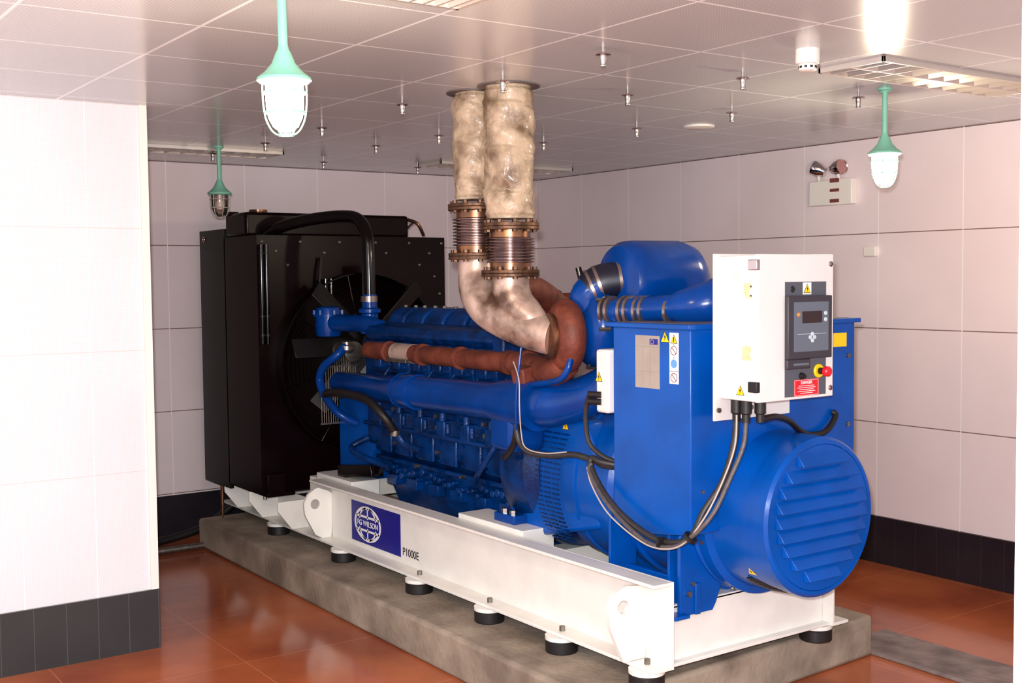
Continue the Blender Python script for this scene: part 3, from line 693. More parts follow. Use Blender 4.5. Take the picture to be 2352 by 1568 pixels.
# fan cover sticker and stain
warn(ALT, '-y', EY-0.318, -3.185, 0.80, 0.001) if False else None
mb = MB()
c0 = Vector((-3.19, EY+0.324*math.cos(PI*1.22), 0.885+0.324*math.sin(PI*1.22)))
d0 = Vector((0, math.cos(PI*1.22), math.sin(PI*1.22)))
t0_ = Vector((0, -d0.z, d0.y))
tri = [c0-t0_*-0.018+Vector((-0.020, 0, 0)), c0-t0_*-0.018+Vector((0.020, 0, 0)), c0+t0_*-0.018]
mb.rings([[p+d0*0.0005 for p in tri], [p+d0*0.002 for p in tri]]); mb.build('warning_sticker', YEL, dm)
sp = MB()
sp.obox(c0+d0*0.0025, t0_, d0, 0.016, 0.001, 0.004); sp.build('sticker_symbol', BLK, dm)
mb = MB()
for k in range(6):
    a = PI*1.30+0.04*k; c1 = Vector((-3.20+0.012*k, EY+0.322*math.cos(a), 0.885+0.322*math.sin(a)))
    mb.obox(c1, (1, 0.3, 0), (0, math.cos(a), math.sin(a)), 0.10, 0.008, 0.05)
mb.build('drain_flap', RUBBER, dm, bevel=0.006)
# white junction box on the left of the terminal box
jb = MB().box(-3.838, -3.758, 3.15, 3.30, 1.275, 1.545).build('junction_box', PANELW, ALT, bevel=0.012)
warn(jb, '-y', 3.15, -3.815, 1.425, 0.042)
mb = MB()
for z in (1.352, 1.322): mb.cyl((-3.80, 3.15, z), (-3.86, 3.13, z), 0.014, n=12)
each(mb, 'cable_gland', RUBBER, jb)
MB().box(-3.93, -3.84, 3.40, 3.44, 1.25, 1.56).build('box_bracket', BLUE2, ALT, bevel=0.003)

# ------------------------------------------------------------------ control cabinet
cab = thing('control_cabinet', (-3.11, 3.46, 1.29), 'white control cabinet with dark keypad facia and red emergency stop', 'control panel')
MB().box(-3.225, -3.213, 3.232, 3.66, 1.288, 1.935).build('back_plate', PANELW, cab, bevel=0.002)
MB().box(-3.288, -3.226, 3.30, 3.34, 1.30, 1.62).build('mounting_bracket', BLUE, cab)
MB().box(-3.288, -3.226, 3.56, 3.60, 1.30, 1.62).build('mounting_bracket', BLUE, cab)
MB().box(-3.212, -3.030, 3.254, 3.676, 1.376, 1.925).build('cabinet_body', PANELW, cab, bevel=0.004)
door = MB().box(-3.0285, -3.009, 3.254, 3.678, 1.374, 1.930).build('cabinet_door', PANELW, cab, bevel=0.003)
XD = -3.009
for z in (1.890, 1.432):
    MB().box(-3.052, XD+0.002, 3.242, 3.262, z-0.020, z+0.020).build('hinge', CHROME if z > 1.6 else BLK, cab, bevel=0.003)
for z in (1.893, 1.408):
    lk = MB().lathe([(0, 0.011), (0.006, 0.011), (0.010, 0.006)], (XD, 3.658, z), (1, 0, 0), 20).build('door_lock', CHROME, door)
    MB().box(XD+0.0101, XD+0.011, 3.656, 3.660, z-0.006, z+0.006).build('lock_slot', BLK, lk)
mb = MB()
for z in (1.81, 1.775): mb.cyl((-3.045, 3.2545, z), (-3.045, 3.250, z), 0.004, n=10)
each(mb, 'side_screw', GALV, cab)
fc = rect(MB(), '+x', XD, 3.398, 3.633, 1.385, 1.825, 0.002).build('facia', CTRL, door)
bz = MB().box(XD+0.002, XD+0.022, 3.394, 3.646, 1.530, 1.772); bz.box(XD+0.002, XD+0.018, 3.394, 3.525, 1.492, 1.530)
bz = bz.build('controller', CTRL2, door, bevel=0.004)
rect(MB(), '+x', XD+0.022, 3.424, 3.622, 1.558, 1.748, 0.0015).build('keypad', CTRL3, bz)
rect(MB(), '+x', XD+0.0235, 3.470, 3.583, 1.667, 1.712, 0.0015).build('display', LCD, bz)
MB().lathe([(0, 0.008), (0.003, 0.007)], (XD+0.0235, 3.448, 1.700), (1, 0, 0), 16).build('indicator_button', ORANGE, bz)
for z in (1.703, 1.679): MB().lathe([(0, 0.0085), (0.003, 0.007)], (XD+0.0235, 3.604, z), (1, 0, 0), 16).build('indicator_button', SILVB, bz)
rect(MB(), '+x', XD+0.0235, 3.442, 3.610, 1.6245, 1.626, 0.0005).build('keypad_line', SILVB, bz)
for a in range(4):
    an = a*PI/2+PI/2
    MB().lathe([(0, 0.0085), (0.003, 0.0075)], (XD+0.0238, 3.527+0.0125*math.cos(an), 1.612+0.0125*math.sin(an)), (1, 0, 0), 14).build('arrow_button', SILVB, bz)
rect(MB(), '+x', XD+0.018, 3.428, 3.515, 1.505, 1.514, 0.0006).build('name_strip', CTRL3, bz)
wp = rect(MB(), '+x', XD+0.002, 3.497, 3.545, 1.776, 1.822, 0.001).build('sticker_plate', WPRINT, door)
warn(wp, '+x', XD+0.003, 3.521, 1.796, 0.036)
MB().lathe([(0, 0.013), (0.002, 0.011)], (XD+0.002, 3.440, 1.797), (1, 0, 0), 18).build('facia_plug', BLK, door)
es = MB().lathe([(0, 0.027), (0.004, 0.027), (0.008, 0.024)], (XD+0.002, 3.588, 1.478), (1, 0, 0), 28).build('emergency_stop', YEL, door)
tag(es, 'yellow ring with red mushroom button')
MB().lathe([(0, 0.013), (0.03, 0.013)], (XD+0.010, 3.588, 1.478), (1, 0, 0), 20).build('stop_stem', BLK, es)
MB().lathe([(0, 0.015), (0.004, 0.020), (0.018, 0.020), (0.024, 0.015)], (XD+0.034, 3.588, 1.478), (1, 0, 0), 24).build('stop_button', REDS, es)
ks = MB().lathe([(0, 0.014), (0.010, 0.012), (0.012, 0.008), (0.020, 0.008)], (XD+0.002, 3.490, 1.463), (1, 0, 0), 20).build('key_switch', BLK, door)
for dy, dz in ((-0.014, 0.028), (0, 0.034), (0.014, 0.028)):
    MB().lathe([(0, 0.0045), (0.0006, 0.0045)], (XD+0.002, 3.490+dy, 1.463+dz), (1, 0, 0), 12).build('switch_mark', CTRL3, door)
dg = rect(MB(), '+x', XD+0.002, 3.448, 3.590, 1.385, 1.449, 0.0012).build('danger_sticker', REDS, door)
mb = MB(); q = XD+0.0032
for (u0, u1, z0, z1) in ((3.451, 3.587, 1.3870, 1.3882), (3.451, 3.587, 1.4458, 1.4470), (3.451, 3.4522, 1.387, 1.447), (3.5858, 3.587, 1.387, 1.447)):
    rect(mb, '+x', q, u0, u1, z0, z1, 0.0004)
for z, hw in ((1.424, 0.045), (1.417, 0.052), (1.410, 0.040), (1.403, 0.050), (1.396, 0.036)):
    rect(mb, '+x', q, 3.519-hw, 3.519+hw, z-0.0011, z+0.0011, 0.0004)
mb.build('sticker_lines', WPRINT, dg)
text('DANGER', 'lettering', dg, (q, 3.519, 1.436), '+x', 0.016, WPRINT, off=0.0003)
sd = 3.254
for pts, nm in (([(-3.14, 1.845), (-3.12, 1.875), (-3.10, 1.845), (-3.12, 1.815)], 'faded_sticker'),
                ([(-3.085, 1.79), (-3.08, 1.82), (-3.05, 1.825), (-3.045, 1.805), (-3.055, 1.79), (-3.048, 1.765), (-3.065, 1.76)], 'tape_residue'),
                ([(-3.09, 1.53), (-3.09, 1.585), (-3.048, 1.585), (-3.044, 1.565), (-3.056, 1.555), (-3.036, 1.532)], 'tape_residue')):
    MB().prism(pts, 1, sd-0.001, sd).build(nm, TAPE if nm[0] == 't' else mat('faded_print', (226, 214, 200), 0.5), cab)
warn(cab, '-y', sd, -3.10, 1.412, 0.038)
mb = MB()
for x, y in ((-3.14, 3.275), (-3.10, 3.285), (-3.07, 3.33)): mb.lathe([(0, 0.022), (0.05, 0.022), (0.055, 0.016), (0.085, 0.016)], (x, y, 1.376), (0, 0, -1), 16)
each(mb, 'cable_gland', RUBBER, cab)
mb = MB(); mb.cyl((-3.212, 3.25, 1.33), (-3.204, 3.25, 1.33), 0.010, n=12); mb.cyl((-3.212, 3.43, 1.33), (-3.204, 3.43, 1.33), 0.010, n=12)
each(mb, 'plate_screw', GALV, cab)

# ------------------------------------------------------------------ cables
har = thing('cable_harness', (-3.5, 3.12, 0.8), 'thick black cable loop sagging below the terminal box to the control cabinet', 'cable')
MB().tube([(-3.14, 3.275, 1.30), (-3.14, 3.26, 1.20), (-3.16, 3.22, 1.06), (-3.19, 3.15, 0.95), (-3.215, 3.12, 0.865), (-3.295, 3.115, 0.815), (-3.445, 3.115, 0.81), (-3.631, 3.12, 0.868), (-3.768, 3.13, 0.947), (-3.871, 3.15, 1.033), (-3.881, 3.165, 1.071), (-3.832, 3.17, 1.060), (-3.78, 3.21, 1.05)], 0.0135, n=12).build('main_cable', CABLE, har)
MB().tube([(-3.10, 3.285, 1.30), (-3.10, 3.27, 1.20), (-3.12, 3.22, 1.08), (-3.14, 3.15, 0.95), (-3.20, 3.10, 0.86), (-3.30, 3.09, 0.80), (-3.44, 3.09, 0.792), (-3.60, 3.10, 0.845), (-3.75, 3.11, 0.93), (-3.86, 3.13, 1.02), (-3.87, 3.15, 1.05)], 0.009, n=10).build('branch_cable', MESHM, har)
mb = MB().tube([(-3.115, 3.25, 1.32), (-3.115, 3.24, 1.20), (-3.135, 3.19, 1.06), (-3.16, 3.12, 0.93), (-3.24, 3.085, 0.822), (-3.36, 3.075, 0.785), (-3.5, 3.08, 0.80), (-3.69, 3.09, 0.872), (-3.82, 3.11, 0.97), (-3.874, 3.13, 1.035)], 0.0035, n=8)
tag(mb.build('pale_wire', WIRE, har), 'thin pale wire taped along the harness')
for p, d in (((-3.218, 3.105, 0.85), (-0.6, -0.2, -0.8)), ((-3.37, 3.10, 0.80), (-1, 0, 0))):
    MB().lathe([(-0.007, 0.028), (0.007, 0.028)], p, d, 14).build('cable_tie', BLK, har)
lo = thing('engine_loom', (-4.1, 3.16, 1.0), 'black wiring loom running from the engine plenum to the terminal box', 'cable')
MB().tube([(-4.337, 3.085, 1.18), (-4.314, 3.09, 1.10), (-4.25, 3.10, 1.06), (-4.143, 3.13, 1.055), (-4.011, 3.17, 1.07), (-3.9, 3.19, 1.055), (-3.84, 3.2, 1.04), (-3.78, 3.24, 1.04)], 0.014, n=12).build('main_cable', CABLE, lo)
MB().tube([(-4.337, 3.09, 1.16), (-4.37, 3.10, 1.09), (-4.48, 3.14, 1.02), (-4.60, 3.2, 0.985)], 0.016, n=12).build('branch_cable', RUBBER, lo)
MB().tube([(-3.87, 3.14, 1.34), (-3.90, 3.15, 1.297), (-3.918, 3.16, 1.219), (-3.907, 3.17, 1.134), (-3.846, 3.19, 1.083), (-3.79, 3.22, 1.06)], 0.011, n=10).build('gland_cable', CABLE, lo)
tag(MB().tube([(-4.33, 3.07, 1.47), (-4.26, 3.05, 1.394), (-4.25, 3.045, 1.277), (-4.26, 3.06, 1.155), (-4.24, 3.07, 1.085), (-4.14, 3.10, 1.068), (-4.035, 3.145, 1.082)], 0.003, n=8).build('pale_wire', WIRE, lo), 'thin silvery wire')
MB().tube([(-4.303, 3.10, 1.56), (-4.285, 3.055, 1.335), (-4.30, 3.06, 1.161)], 0.006, n=8).build('blue_conduit', BLUED, lo)
tag(MB().tube([(-3.07, 3.33, 1.30), (-3.10, 3.45, 1.30), (-3.18, 3.62, 1.262), (-3.22, 3.73, 1.21), (-3.25, 3.838, 1.18), (-3.262, 3.947, 1.188), (-3.27, 4.016, 1.245), (-3.285, 4.01, 1.262)], 0.013, n=12).build('sensor_cable', RUBBER),
    'black cable loop hanging between the cabinet underside and the right side of the terminal box', 'cable')

# ------------------------------------------------------------------ radiator
RX0, RX1, RY0, RY1, RZ0, RZ1 = -7.95, -6.95, 2.95, 4.345, 0.49, 2.14
rad = thing('radiator', (-7.45, EY, 0.475), 'tall black radiator with fan shroud at the far left end of the generator', 'radiator')
MB().box(-7.90, -7.50, RY0+0.03, RY1-0.03, RZ0, RZ1).build('radiator_core', BLACK, rad, bevel=0.006)
MB().box(-7.95, -7.48, RY0, RY0+0.028, RZ0-0.04, 2.20).build('side_plate', GREENB, rad, bevel=0.004)
MB().box(-7.95, -7.48, RY1-0.028, RY1, RZ0-0.04, 2.20).build('side_plate', BLACK, rad, bevel=0.004)
MB().torus((-7.86, RY0-0.002, 2.14), (0, 1, 0), 0.016, 0.004, n=24, k=8).build('washer', CHROME, rad)
# shroud: front panel with a round opening, and sides
cxy, cz_, ro = EY, 1.30, 0.60
n = 48
def sqp(i):
    a = 2*PI*i/n; d = Vector((math.cos(a), math.sin(a)))
    hx = (RY1-RY0)/2; zt = RZ1-cz_; zb = cz_-RZ0
    t = 1e9
    if abs(d.x) > 1e-6: t = min(t, hx/abs(d.x))
    if d.y > 1e-6: t = min(t, zt/d.y)
    if d.y < -1e-6: t = min(t, zb/-d.y)
    return ((RY0+RY1)/2+d.x*t, cz_+d.y*t)
mb = MB()
sq = [sqp(i) for i in range(n)]
for cy_, cz2 in ((RY0, RZ0), (RY0, RZ1), (RY1, RZ0), (RY1, RZ1)):
    q = min(range(n), key=lambda i: (sq[i][0]-cy_)**2+(sq[i][1]-cz2)**2); sq[q] = (cy_, cz2)
ci = [(cxy+ro*math.cos(2*PI*i/n), cz_+ro*math.sin(2*PI*i/n)) for i in range(n)]
mb.rings([[(RX1-0.55, p[0], p[1]) for p in sq], [(RX1, p[0], p[1]) for p in sq], [(RX1, p[0], p[1]) for p in ci], [(RX1+0.10, p[0], p[1]) for p in ci], [(RX1+0.10, cxy+(p[0]-cxy)*0.985, cz_+(p[1]-cz_)*0.985) for p in ci], [(RX1-0.04, cxy+(p[0]-cxy)*0.985, cz_+(p[1]-cz_)*0.985) for p in ci], [(RX1-0.52, p[0]*0.97+cxy*0.03, p[1]*0.97+cz_*0.03) for p in sq]], False)
mb.build('fan_shroud', BLACK, rad)
mb = MB()
for (y, z) in ((2.985, 2.10), (3.25, 2.10), (3.53, 2.10), (3.80, 2.10), (4.06, 2.10), (4.32, 2.10), (3.08, 2.04), (3.42, 2.03), (3.88, 2.03), (4.22, 2.03), (3.16, 1.95), (4.14, 1.95), (4.26, 1.87), (4.30, 1.75), (4.32, 1.6), (3.02, 1.75), (3.02, 1.5), (4.31, 1.4)):
    mb.lathe([(0, 0.010), (0.003, 0.010), (0.008, 0.005)], (RX1, y, z), (1, 0, 0), 10)
each(mb, 'rivet', GALV, rad)
# fan guard wires
mb = MB()
for r_ in [0.10+0.028*i for i in range(18)]:
    mb.torus((RX1+0.09, cxy, cz_), (1, 0, 0), r_, 0.0018, n=48, k=4)
for k in range(8):
    a = k*PI/4+0.2; mb.cyl((RX1+0.088, cxy+0.1*math.cos(a), cz_+0.1*math.sin(a)), (RX1+0.088, cxy+0.59*math.cos(a), cz_+0.59*math.sin(a)), 0.004, n=6)
mb.build('fan_guard', BLACKP, rad)
MB().box(-7.47, -7.12, RY0, 4.16, 2.14, 2.295).build('top_tank', BLACK, rad, bevel=0.02, seg=3)
MB().lathe([(0, 0.045), (0.03, 0.045), (0.032, 0.06), (0.045, 0.06)], (-7.22, 3.08, 2.27), (0, 0, 1), 24).build('filler_cap', BRASSY, rad)
MB().box(-7.47, -7.40, RY0-0.003, RY0+0.07, 2.28, 2.31).build('tank_lug', BLACK, rad, bevel=0.003)
MB().obox((-7.2, 4.20, 2.22), (0, 1, 0.8), (1, 0, 0), 0.12, 0.02, 0.012).build('overflow_bracket', BLACKP, rad)
MB().tube([(-7.15, 4.17, 2.27), (-7.1, 4.22, 2.24), (-7.12, 4.28, 2.16)], 0.012, n=8).build('overflow_tube', BRASSY, rad)
# double vertical rails on the shroud side near corner
for y in (RY0+0.02, RY0+0.055):
    MB().cyl((RX1+0.02, y, 1.45), (RX1+0.02, y, 2.08), 0.014).build('header_tube', BLACKP, rad)
mb = MB()
for z in (1.50, 1.62, 2.02): mb.cyl((RX1+0.02, RY0+0.02, z), (RX1+0.02, RY0+0.02, z+0.012), 0.016); mb.cyl((RX1+0.02, RY0+0.055, z), (RX1+0.02, RY0+0.055, z+0.012), 0.016)
each(mb, 'tube_clip', RUBBER, rad)
for y in (3.39, 3.43): MB().cyl((-6.88, y, 1.50), (-6.88, y, 1.86), 0.015).build('vent_tube', BLACKP, rad)
MB().tube([(-6.92, 3.38, 2.0), (-6.90, 3.36, 1.8), (-6.88, 3.40, 1.6), (-6.84, 3.44, 1.5)], 0.012, n=8).build('vent_hose', BLACKP, rad)
# legs and skirt
MB().box(-7.02, -6.90, RY0+0.02, RY0+0.14, 0.475, 0.62).build('leg', BLACK, rad, bevel=0.004)
MB().box(-7.02, -6.90, RY1-0.14, RY1-0.02, 0.475, 0.62).build('leg', BLACK, rad, bevel=0.004)
MB().box(-7.90, -6.88, RY0+0.01, RY0+0.2, 0.475, 0.50).build('foot_rail', BLACK, rad, bevel=0.004)
mb = MB()
for x in (-6.97, -7.2, -7.55, -7.75): mb.hexb((x, RY0+0.03, 0.475), (0, 0, -1), 0.012, 0.025)
each(mb, 'foot_bolt', GALV, rad)
mb = MB().cyl((-7.76, 3.0, 0.23), (-7.76, 3.0, 0.49), 0.012); mb.cyl((-7.76, 3.0, 0.2), (-7.76, 3.0, 0.23), 0.006)
mb.build('drain_tap', BRASSY, rad)
# upper water pipe
wpipe = MB().tube([(-7.12, 3.06, 2.12), (-6.98, 3.12, 2.19), (-6.8, 3.25, 2.235), (-6.6, 3.385, 2.25), (-6.47, 3.425, 2.22), (-6.385, 3.43, 2.12), (-6.365, 3.43, 2.0), (-6.36, 3.43, 1.73)], 0.038, n=24).build('water_pipe', BLACKP)
tag(wpipe, 'glossy black bent coolant pipe from the radiator top down to the engine', 'pipe')

# ------------------------------------------------------------------ exhaust pipes
def wrapped(mb, x, y, z0, z1, r, seed):
    rnd = random.Random(seed); n = 40; k = 90; R = []
    ph = [rnd.random()*6.28 for _ in range(8)]
    for i in range(k+1):
        t = i/k; z = z0+(z1-z0)*t; ring = []
        for j in range(n):
            a = 2*PI*j/n
            d = 0.0035*math.sin(3*a+ph[0]+z*14)+0.003*math.sin(5*a+ph[1]-z*23)+0.003*math.sin(2*a+ph[2]+z*38)
            sp_ = (z*5.0+a/(2*PI)*0.9+0.12*math.sin(a+ph[3])) % 1.0
            d += 0.007*(sp_-0.5)+0.003*math.sin(a*2+z*60+ph[4])
            e = 1.0 if 0.03 < t < 0.97 else 0.93
            ring.append((x+(r*e+d)*math.cos(a), y+(r*e+d)*math.sin(a), z))
        R.append(ring)
    mb.rings(R); return mb
def flangeset(par, x, y, z, r, up):
    fl_ = MB().lathe([(-0.016, r-0.004), (-0.014, r), (-0.002, r), (0.0, r-0.003), (0.002, r), (0.014, r), (0.016, r-0.004)], (x, y, z), (0, 0, 1), 44).build('flange', FLANGE, par)
    for i in range(10):
        a = 2*PI*i/10+0.2; c = Vector((x+(r-0.022)*math.cos(a), y+(r-0.022)*math.sin(a), z-0.026))
        MB().hexb(c, (0, 0, 1), 0.012, 0.056).build('flange_bolt', FLANGE, fl_)
def exhaust(name, x, y, zu, zl, r, rf, seed, lbl):
    e = thing(name, (x, y, zl), lbl, 'exhaust pipe', 'lagged exhaust pipes under the ceiling')
    wrapped(MB(), x, y, zu+0.035, CZ-0.004, r, seed).build('lagging', WRAP, e, ang=1.2)
    MB().lathe([(0, r+0.03), (0.004, r+0.03)], (x, y, CZ-0.005), (0, 0, 1), 36).build('ceiling_collar', BROWNP, e)
    flangeset(e, x, y, zu, rf, True)
    MB().lathe([(0, 0.094), (0.05, 0.094)], (x, y, zu-0.05), (0, 0, 1), 32).build('upper_sleeve', BRASSY, e)
    zb, zt = zl+0.048, zu-0.048; nb_ = 9; prof = []
    for i in range(nb_):
        p = (zt-zb)/nb_
        prof += [(i*p, 0.092), (i*p+p*0.22, 0.112), (i*p+p*0.5, 0.112), (i*p+p*0.8, 0.092)]
    MB().lathe(prof, (x, y, zb), (0, 0, 1), 40).build('bellows', BELLOW, e, ang=0.9)
    MB().lathe([(0, 0.096), (0.04, 0.096)], (x, y, zl+0.012), (0, 0, 1), 32).build('lower_sleeve', BRASSY, e)
    flangeset(e, x, y, zl, rf, False)
    return e
RXp, RYp, LXp, LYp = -4.360, 3.080, -4.607, 3.060
eR = exhaust('exhaust_pipe', RXp, RYp, 2.085, 1.872, 0.113, 0.134, 3, 'right one of the two lagged exhaust pipes, lower flanges, in front')
eL = exhaust('exhaust_pipe', LXp, LYp, 2.185, 1.955, 0.105, 0.134, 5, 'left one of the two lagged exhaust pipes, higher flanges, partly hidden')
MB().tube([(LXp, LYp, 1.94), (-4.602, 3.058, 1.86), (-4.57, 3.055, 1.79), (-4.49, 3.052, 1.725), (-4.40, 3.072, 1.675), (-4.29, 3.115, 1.625), (-4.205, 3.145, 1.598), T-TA*0.06], [0.085, 0.090, 0.10, 0.105, 0.10, 0.092, 0.086, 0.085], n=40).build('elbow', ELBOW, eL)
MB().tube([(RXp, RYp, 1.86), (-4.362, 3.082, 1.80), (-4.335, 3.088, 1.74), (-4.28, 3.11, 1.685), (-4.225, 3.14, 1.63)], [0.085, 0.088, 0.086, 0.078, 0.06], n=36).build('elbow', ELBOW, eR)
tag(MB().tube([(-4.42, 3.15, 1.79), (-4.48, 3.27, 1.80), (-4.56, 3.41, 1.77), (-4.62, 3.56, 1.70), (-4.6, 3.70, 1.62)], [0.06, 0.064, 0.066, 0.066, 0.066], n=32).build('far_turbo_outlet', RUST, eng), 'rust brown elbow of the far turbocharger')

# ------------------------------------------------------------------ pendant bulkhead lamps
def lamp(loc, lit, label, L=0.46):
    x, y = loc; z0 = CZ
    e = thing('pendant_lamp', (x, y, CZ), label, 'lamp', 'pale green well-glass lamps hanging from the ceiling')
    MB().lathe([(0, 0.034), (0.008, 0.034), (0.014, 0.022), (0.02, 0.022)], (x, y, z0), (0, 0, -1), 24).build('ceiling_rose', GREEN, e)
    MB().cyl((x, y, z0-0.01), (x, y, z0-L*0.45), 0.0135, n=20).build('rod', GREEN, e)
    zc = z0-L*0.45
    MB().lathe([(0, 0.014), (0.012, 0.017), (0.02, 0.022), (0.05, 0.034), (0.075, 0.056), (0.09, 0.076), (0.098, 0.078), (0.104, 0.070)], (x, y, zc), (0, 0, -1), 32).build('lamp_cap', GREEN, e)
    zj = zc-0.102
    jar = [(0, 0.054), (0.07, 0.053), (0.10, 0.048), (0.125, 0.036), (0.138, 0.02), (0.142, 0.002)]
    MB().lathe(jar, (x, y, zj), (0, 0, -1), 32).build('glass_jar', JARON if lit else JAROFF, e)
    mb = MB()
    for zz, rr in ((0.03, 0.062), (0.085, 0.058), (0.149, 0.022)): mb.torus((x, y, zj-zz), (0, 0, 1), rr, 0.003, n=32, k=6)
    for k in range(6):
        a = k*PI/3; c, s_ = math.cos(a), math.sin(a)
        mb.tube([(x+0.062*c, y+0.062*s_, zj), (x+0.062*c, y+0.062*s_, zj-0.05), (x+0.056*c, y+0.056*s_, zj-0.10), (x+0.040*c, y+0.040*s_, zj-0.135), (x+0.022*c, y+0.022*s_, zj-0.149)], 0.0025, n=6, k=3)
    mb.build('wire_guard', GREEN if lit else GUARD, e)
    if not lit:
        MB().lathe([(0, 0.014), (0.03, 0.014), (0.05, 0.026), (0.075, 0.028), (0.095, 0.02), (0.102, 0.003)], (x, y, zj), (0, 0, -1), 24).build('bulb', BULBOFF, e)
    return e
LAMP1 = (-3.10, 1.405)
l1 = lamp(LAMP1, True, 'lit pendant lamp glaring at the upper left, closest to the camera')
l1.rotation_euler = (math.radians(1.3), math.radians(0.9), 0)
lamp((-3.483, 4.619), True, 'lit pendant lamp on the right near the twin emergency light')
lamp((-7.29, 2.847), False, 'unlit green pendant lamp with clear glass above the radiator at left')

# ------------------------------------------------------------------ ceiling fittings
sp0 = thing('ceiling_nozzle', (0, 0, CZ), 'x', 'nozzle', 'chrome gas or water nozzles on the ceiling')
MB().lathe([(0, 0.006), (0.022, 0.006)], (0, 0, CZ), (0, 0, -1), 12).build('stem', CHROME, sp0)
MB().lathe([(0.020, 0.008), (0.024, 0.028), (0.030, 0.030), (0.033, 0.014)], (0, 0, CZ), (0, 0, -1), 28).build('escutcheon', CHROME, sp0)
MB().lathe([(0.032, 0.013), (0.045, 0.013), (0.048, 0.011), (0.068, 0.011), (0.070, 0.013), (0.074, 0.012)], (0, 0, CZ), (0, 0, -1), 20).build('nozzle_head', STEEL, sp0)
NZ = [((-3.44, 2.87), 'chrome nozzle nearest the camera at top centre of the ceiling'),
      ((-4.14, 3.60), 'chrome nozzle below and right of the nearest centre one'),
      ((-5.04, 4.45), 'small chrome nozzle left of the round white ceiling disc'),
      ((-3.53, 3.72), 'chrome nozzle left of the smoke detector and right of the nearest centre one'),
      ((-4.30, 4.45), 'chrome nozzle just right of the round white ceiling disc'),
      ((-3.62, 4.60), 'chrome nozzle just left of the right lit lamp rod'),
      ((-4.14, 2.895), 'chrome nozzle in front of the top of the lagged exhaust pipes'),
      ((-4.94, 2.86), 'chrome nozzle between the left lit lamp and the exhaust pipes, larger upper one'),
      ((-5.89, 3.655), 'chrome nozzle close left of the exhaust pipes'),
      ((-6.54, 3.59), 'small chrome nozzle midway between left lit lamp and exhaust pipes'),
      ((-5.87, 4.41), 'small chrome nozzle just right of the exhaust pipes'),
      ((-6.76, 2.94), 'small chrome nozzle left of the left lit lamp jar'),
      ((-5.92, 2.912), 'chrome nozzle washed out by glare right of the left lit lamp'),
      ((-7.63, 3.76), 'tiny chrome nozzle near the back wall below the left lit lamp'),
      ((-7.66, 4.56), 'tiny chrome nozzle near the back wall left of the exhaust pipes'),
      ((-7.48, 2.88), 'tiny chrome nozzle beside the unlit green lamp rod')]
for i, (p, l) in enumerate(NZ):
    o = sp0 if i == 0 else copy_tree(sp0)
    o.location = (p[0], p[1], CZ); o['label'] = l
sm = thing('smoke_detector', (-3.05, 3.57, CZ), 'white round smoke detector on the ceiling beside the louvred light', 'smoke detector')
MB().lathe([(0, 0.046), (0.045, 0.047), (0.055, 0.044), (0.058, 0.036)], (-3.05, 3.57, CZ), (0, 0, -1), 36).build('base', WPLAST, sm)
MB().lathe([(0.0, 0.034), (0.022, 0.034), (0.026, 0.028)], (-3.05, 3.57, CZ-0.058), (0, 0, -1), 32).build('sensor_cap', WPLAST, sm)
mb = MB()
for k in range(10):
    a = k*PI/5+0.2; mb.obox((-3.05+0.034*math.cos(a), 3.57+0.034*math.sin(a), CZ-0.069), (math.cos(a), math.sin(a), 0), (0, 0, 1), 0.003, 0.008, 0.011)
mb.build('vents', BLK, sm)
tag(MB().lathe([(0, 0.092), (0.008, 0.090), (0.014, 0.075)], (-4.93, 4.83, CZ), (0, 0, -1), 40).build('ceiling_disc', WPLAST), 'flat round white disc on the ceiling above the cabinet', 'ceiling cover')
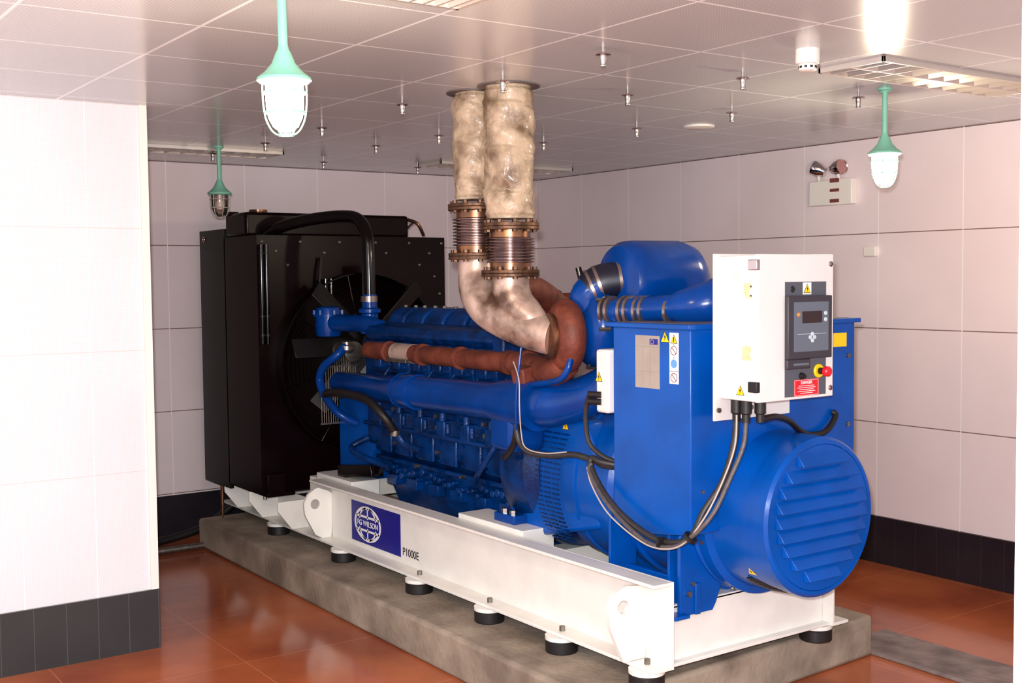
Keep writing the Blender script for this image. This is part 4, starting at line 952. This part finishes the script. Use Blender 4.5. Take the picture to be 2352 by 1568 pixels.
def louvre_light(x0, x1, y0, y1, label):
    e = thing('louvred_light', ((x0+x1)/2, (y0+y1)/2, CZ), label, 'ceiling light', 'recessed louvred fluorescent fittings')
    mb = MB(); t = 0.012
    for a, b, c, d in ((x0, x1, y0, y0+t), (x0, x1, y1-t, y1), (x0, x0+t, y0, y1), (x1-t, x1, y0, y1)): mb.box(a, b, c, d, CZ-0.022, CZ)
    mb.build('trim_frame', LOUV, e, bevel=0.001)
    MB().box(x0+t, x1-t, y0+t, y1-t, CZ-0.003, CZ-0.001).build('backing_tray', TRAY, e)
    xm = (x0+x1)/2
    for k in range(2):
        xa = x0+t if k == 0 else xm; xb = xm if k == 0 else x1-t
        n_ = 11
        for i in range(n_):
            yy = y0+t+(y1-y0-2*t)*(i+0.5)/n_
            mb = MB(); mb.prism([(yy-0.028, CZ-0.003), (yy+0.028, CZ-0.003), (yy+0.004, CZ-0.022), (yy-0.004, CZ-0.022)], 0, xa, xb)
            mb.build('louvre_blade', LOUV, e)
    MB().prism([(xm-0.02, CZ-0.003), (xm+0.02, CZ-0.003), (xm+0.004, CZ-0.0235), (xm-0.004, CZ-0.0235)], 1, y0+t, y1-t).build('centre_rail', LOUV, e)
    return e
louvre_light(-3.30, -2.97, 3.93, 5.20, 'unlit louvred ceiling light at the upper right beside the smoke detector')
louvre_light(-7.66, -7.345, 2.12, 3.33, 'unlit louvred ceiling light above the radiator behind the green lamp')
louvre_light(-7.65, -7.33, 4.56, 5.80, 'unlit louvred ceiling light behind the exhaust pipes near the back corner')
louvre_light(-3.15, -2.60, 1.47, 2.03, 'corner of a louvred ceiling light cut off by the top edge of the picture')

# ------------------------------------------------------------------ emergency light
em = thing('emergency_light', (-5.06, YR-0.02, 2.31), 'white twin-head emergency light on the right wall left of the lit lamp', 'emergency light')
MB().box(-5.235, -4.885, YR-0.055, YR, 2.31, 2.475).build('battery_box', WPLAST, em, bevel=0.006)
mb = MB()
for z0, z1 in ((2.455, 2.483), (2.395, 2.415), (2.325, 2.348)): mb.box(-5.06, -4.985, YR-0.0565, YR-0.055, z0, z1)
mb.build('indicator_labels', DKRED, em)
for xx, d in ((-5.16, Vector((-0.8, -0.35, 0.4))), (-5.0, Vector((1.0, -0.12, 0.12)))):
    c = Vector((xx, YR-0.05, 2.55)); d.normalize()
    hd = MB().lathe([(-0.055, 0.012), (-0.05, 0.03), (-0.01, 0.046), (0.035, 0.050), (0.04, 0.048), (0.036, 0.044)], c, d, 28).build('lamp_head', CHROME, em)
    MB().lathe([(0.036, 0.044), (0.040, 0.02), (0.041, 0.001)], c, d, 28).build('head_lens', mat('smoked_lens', (170, 120, 116), 0.15), hd)
    MB().tube([(xx, YR-0.04, 2.475), (xx, YR-0.05, 2.51)], 0.01, n=8).build('head_arm', WPLAST, em)
tag(MB().box(-4.81, -4.72, YR-0.03, YR, 1.97, 2.03).build('wall_socket', WPLAST, bevel=0.004), 'small pale box on the right wall partly hidden by the cabinet', 'wall box')
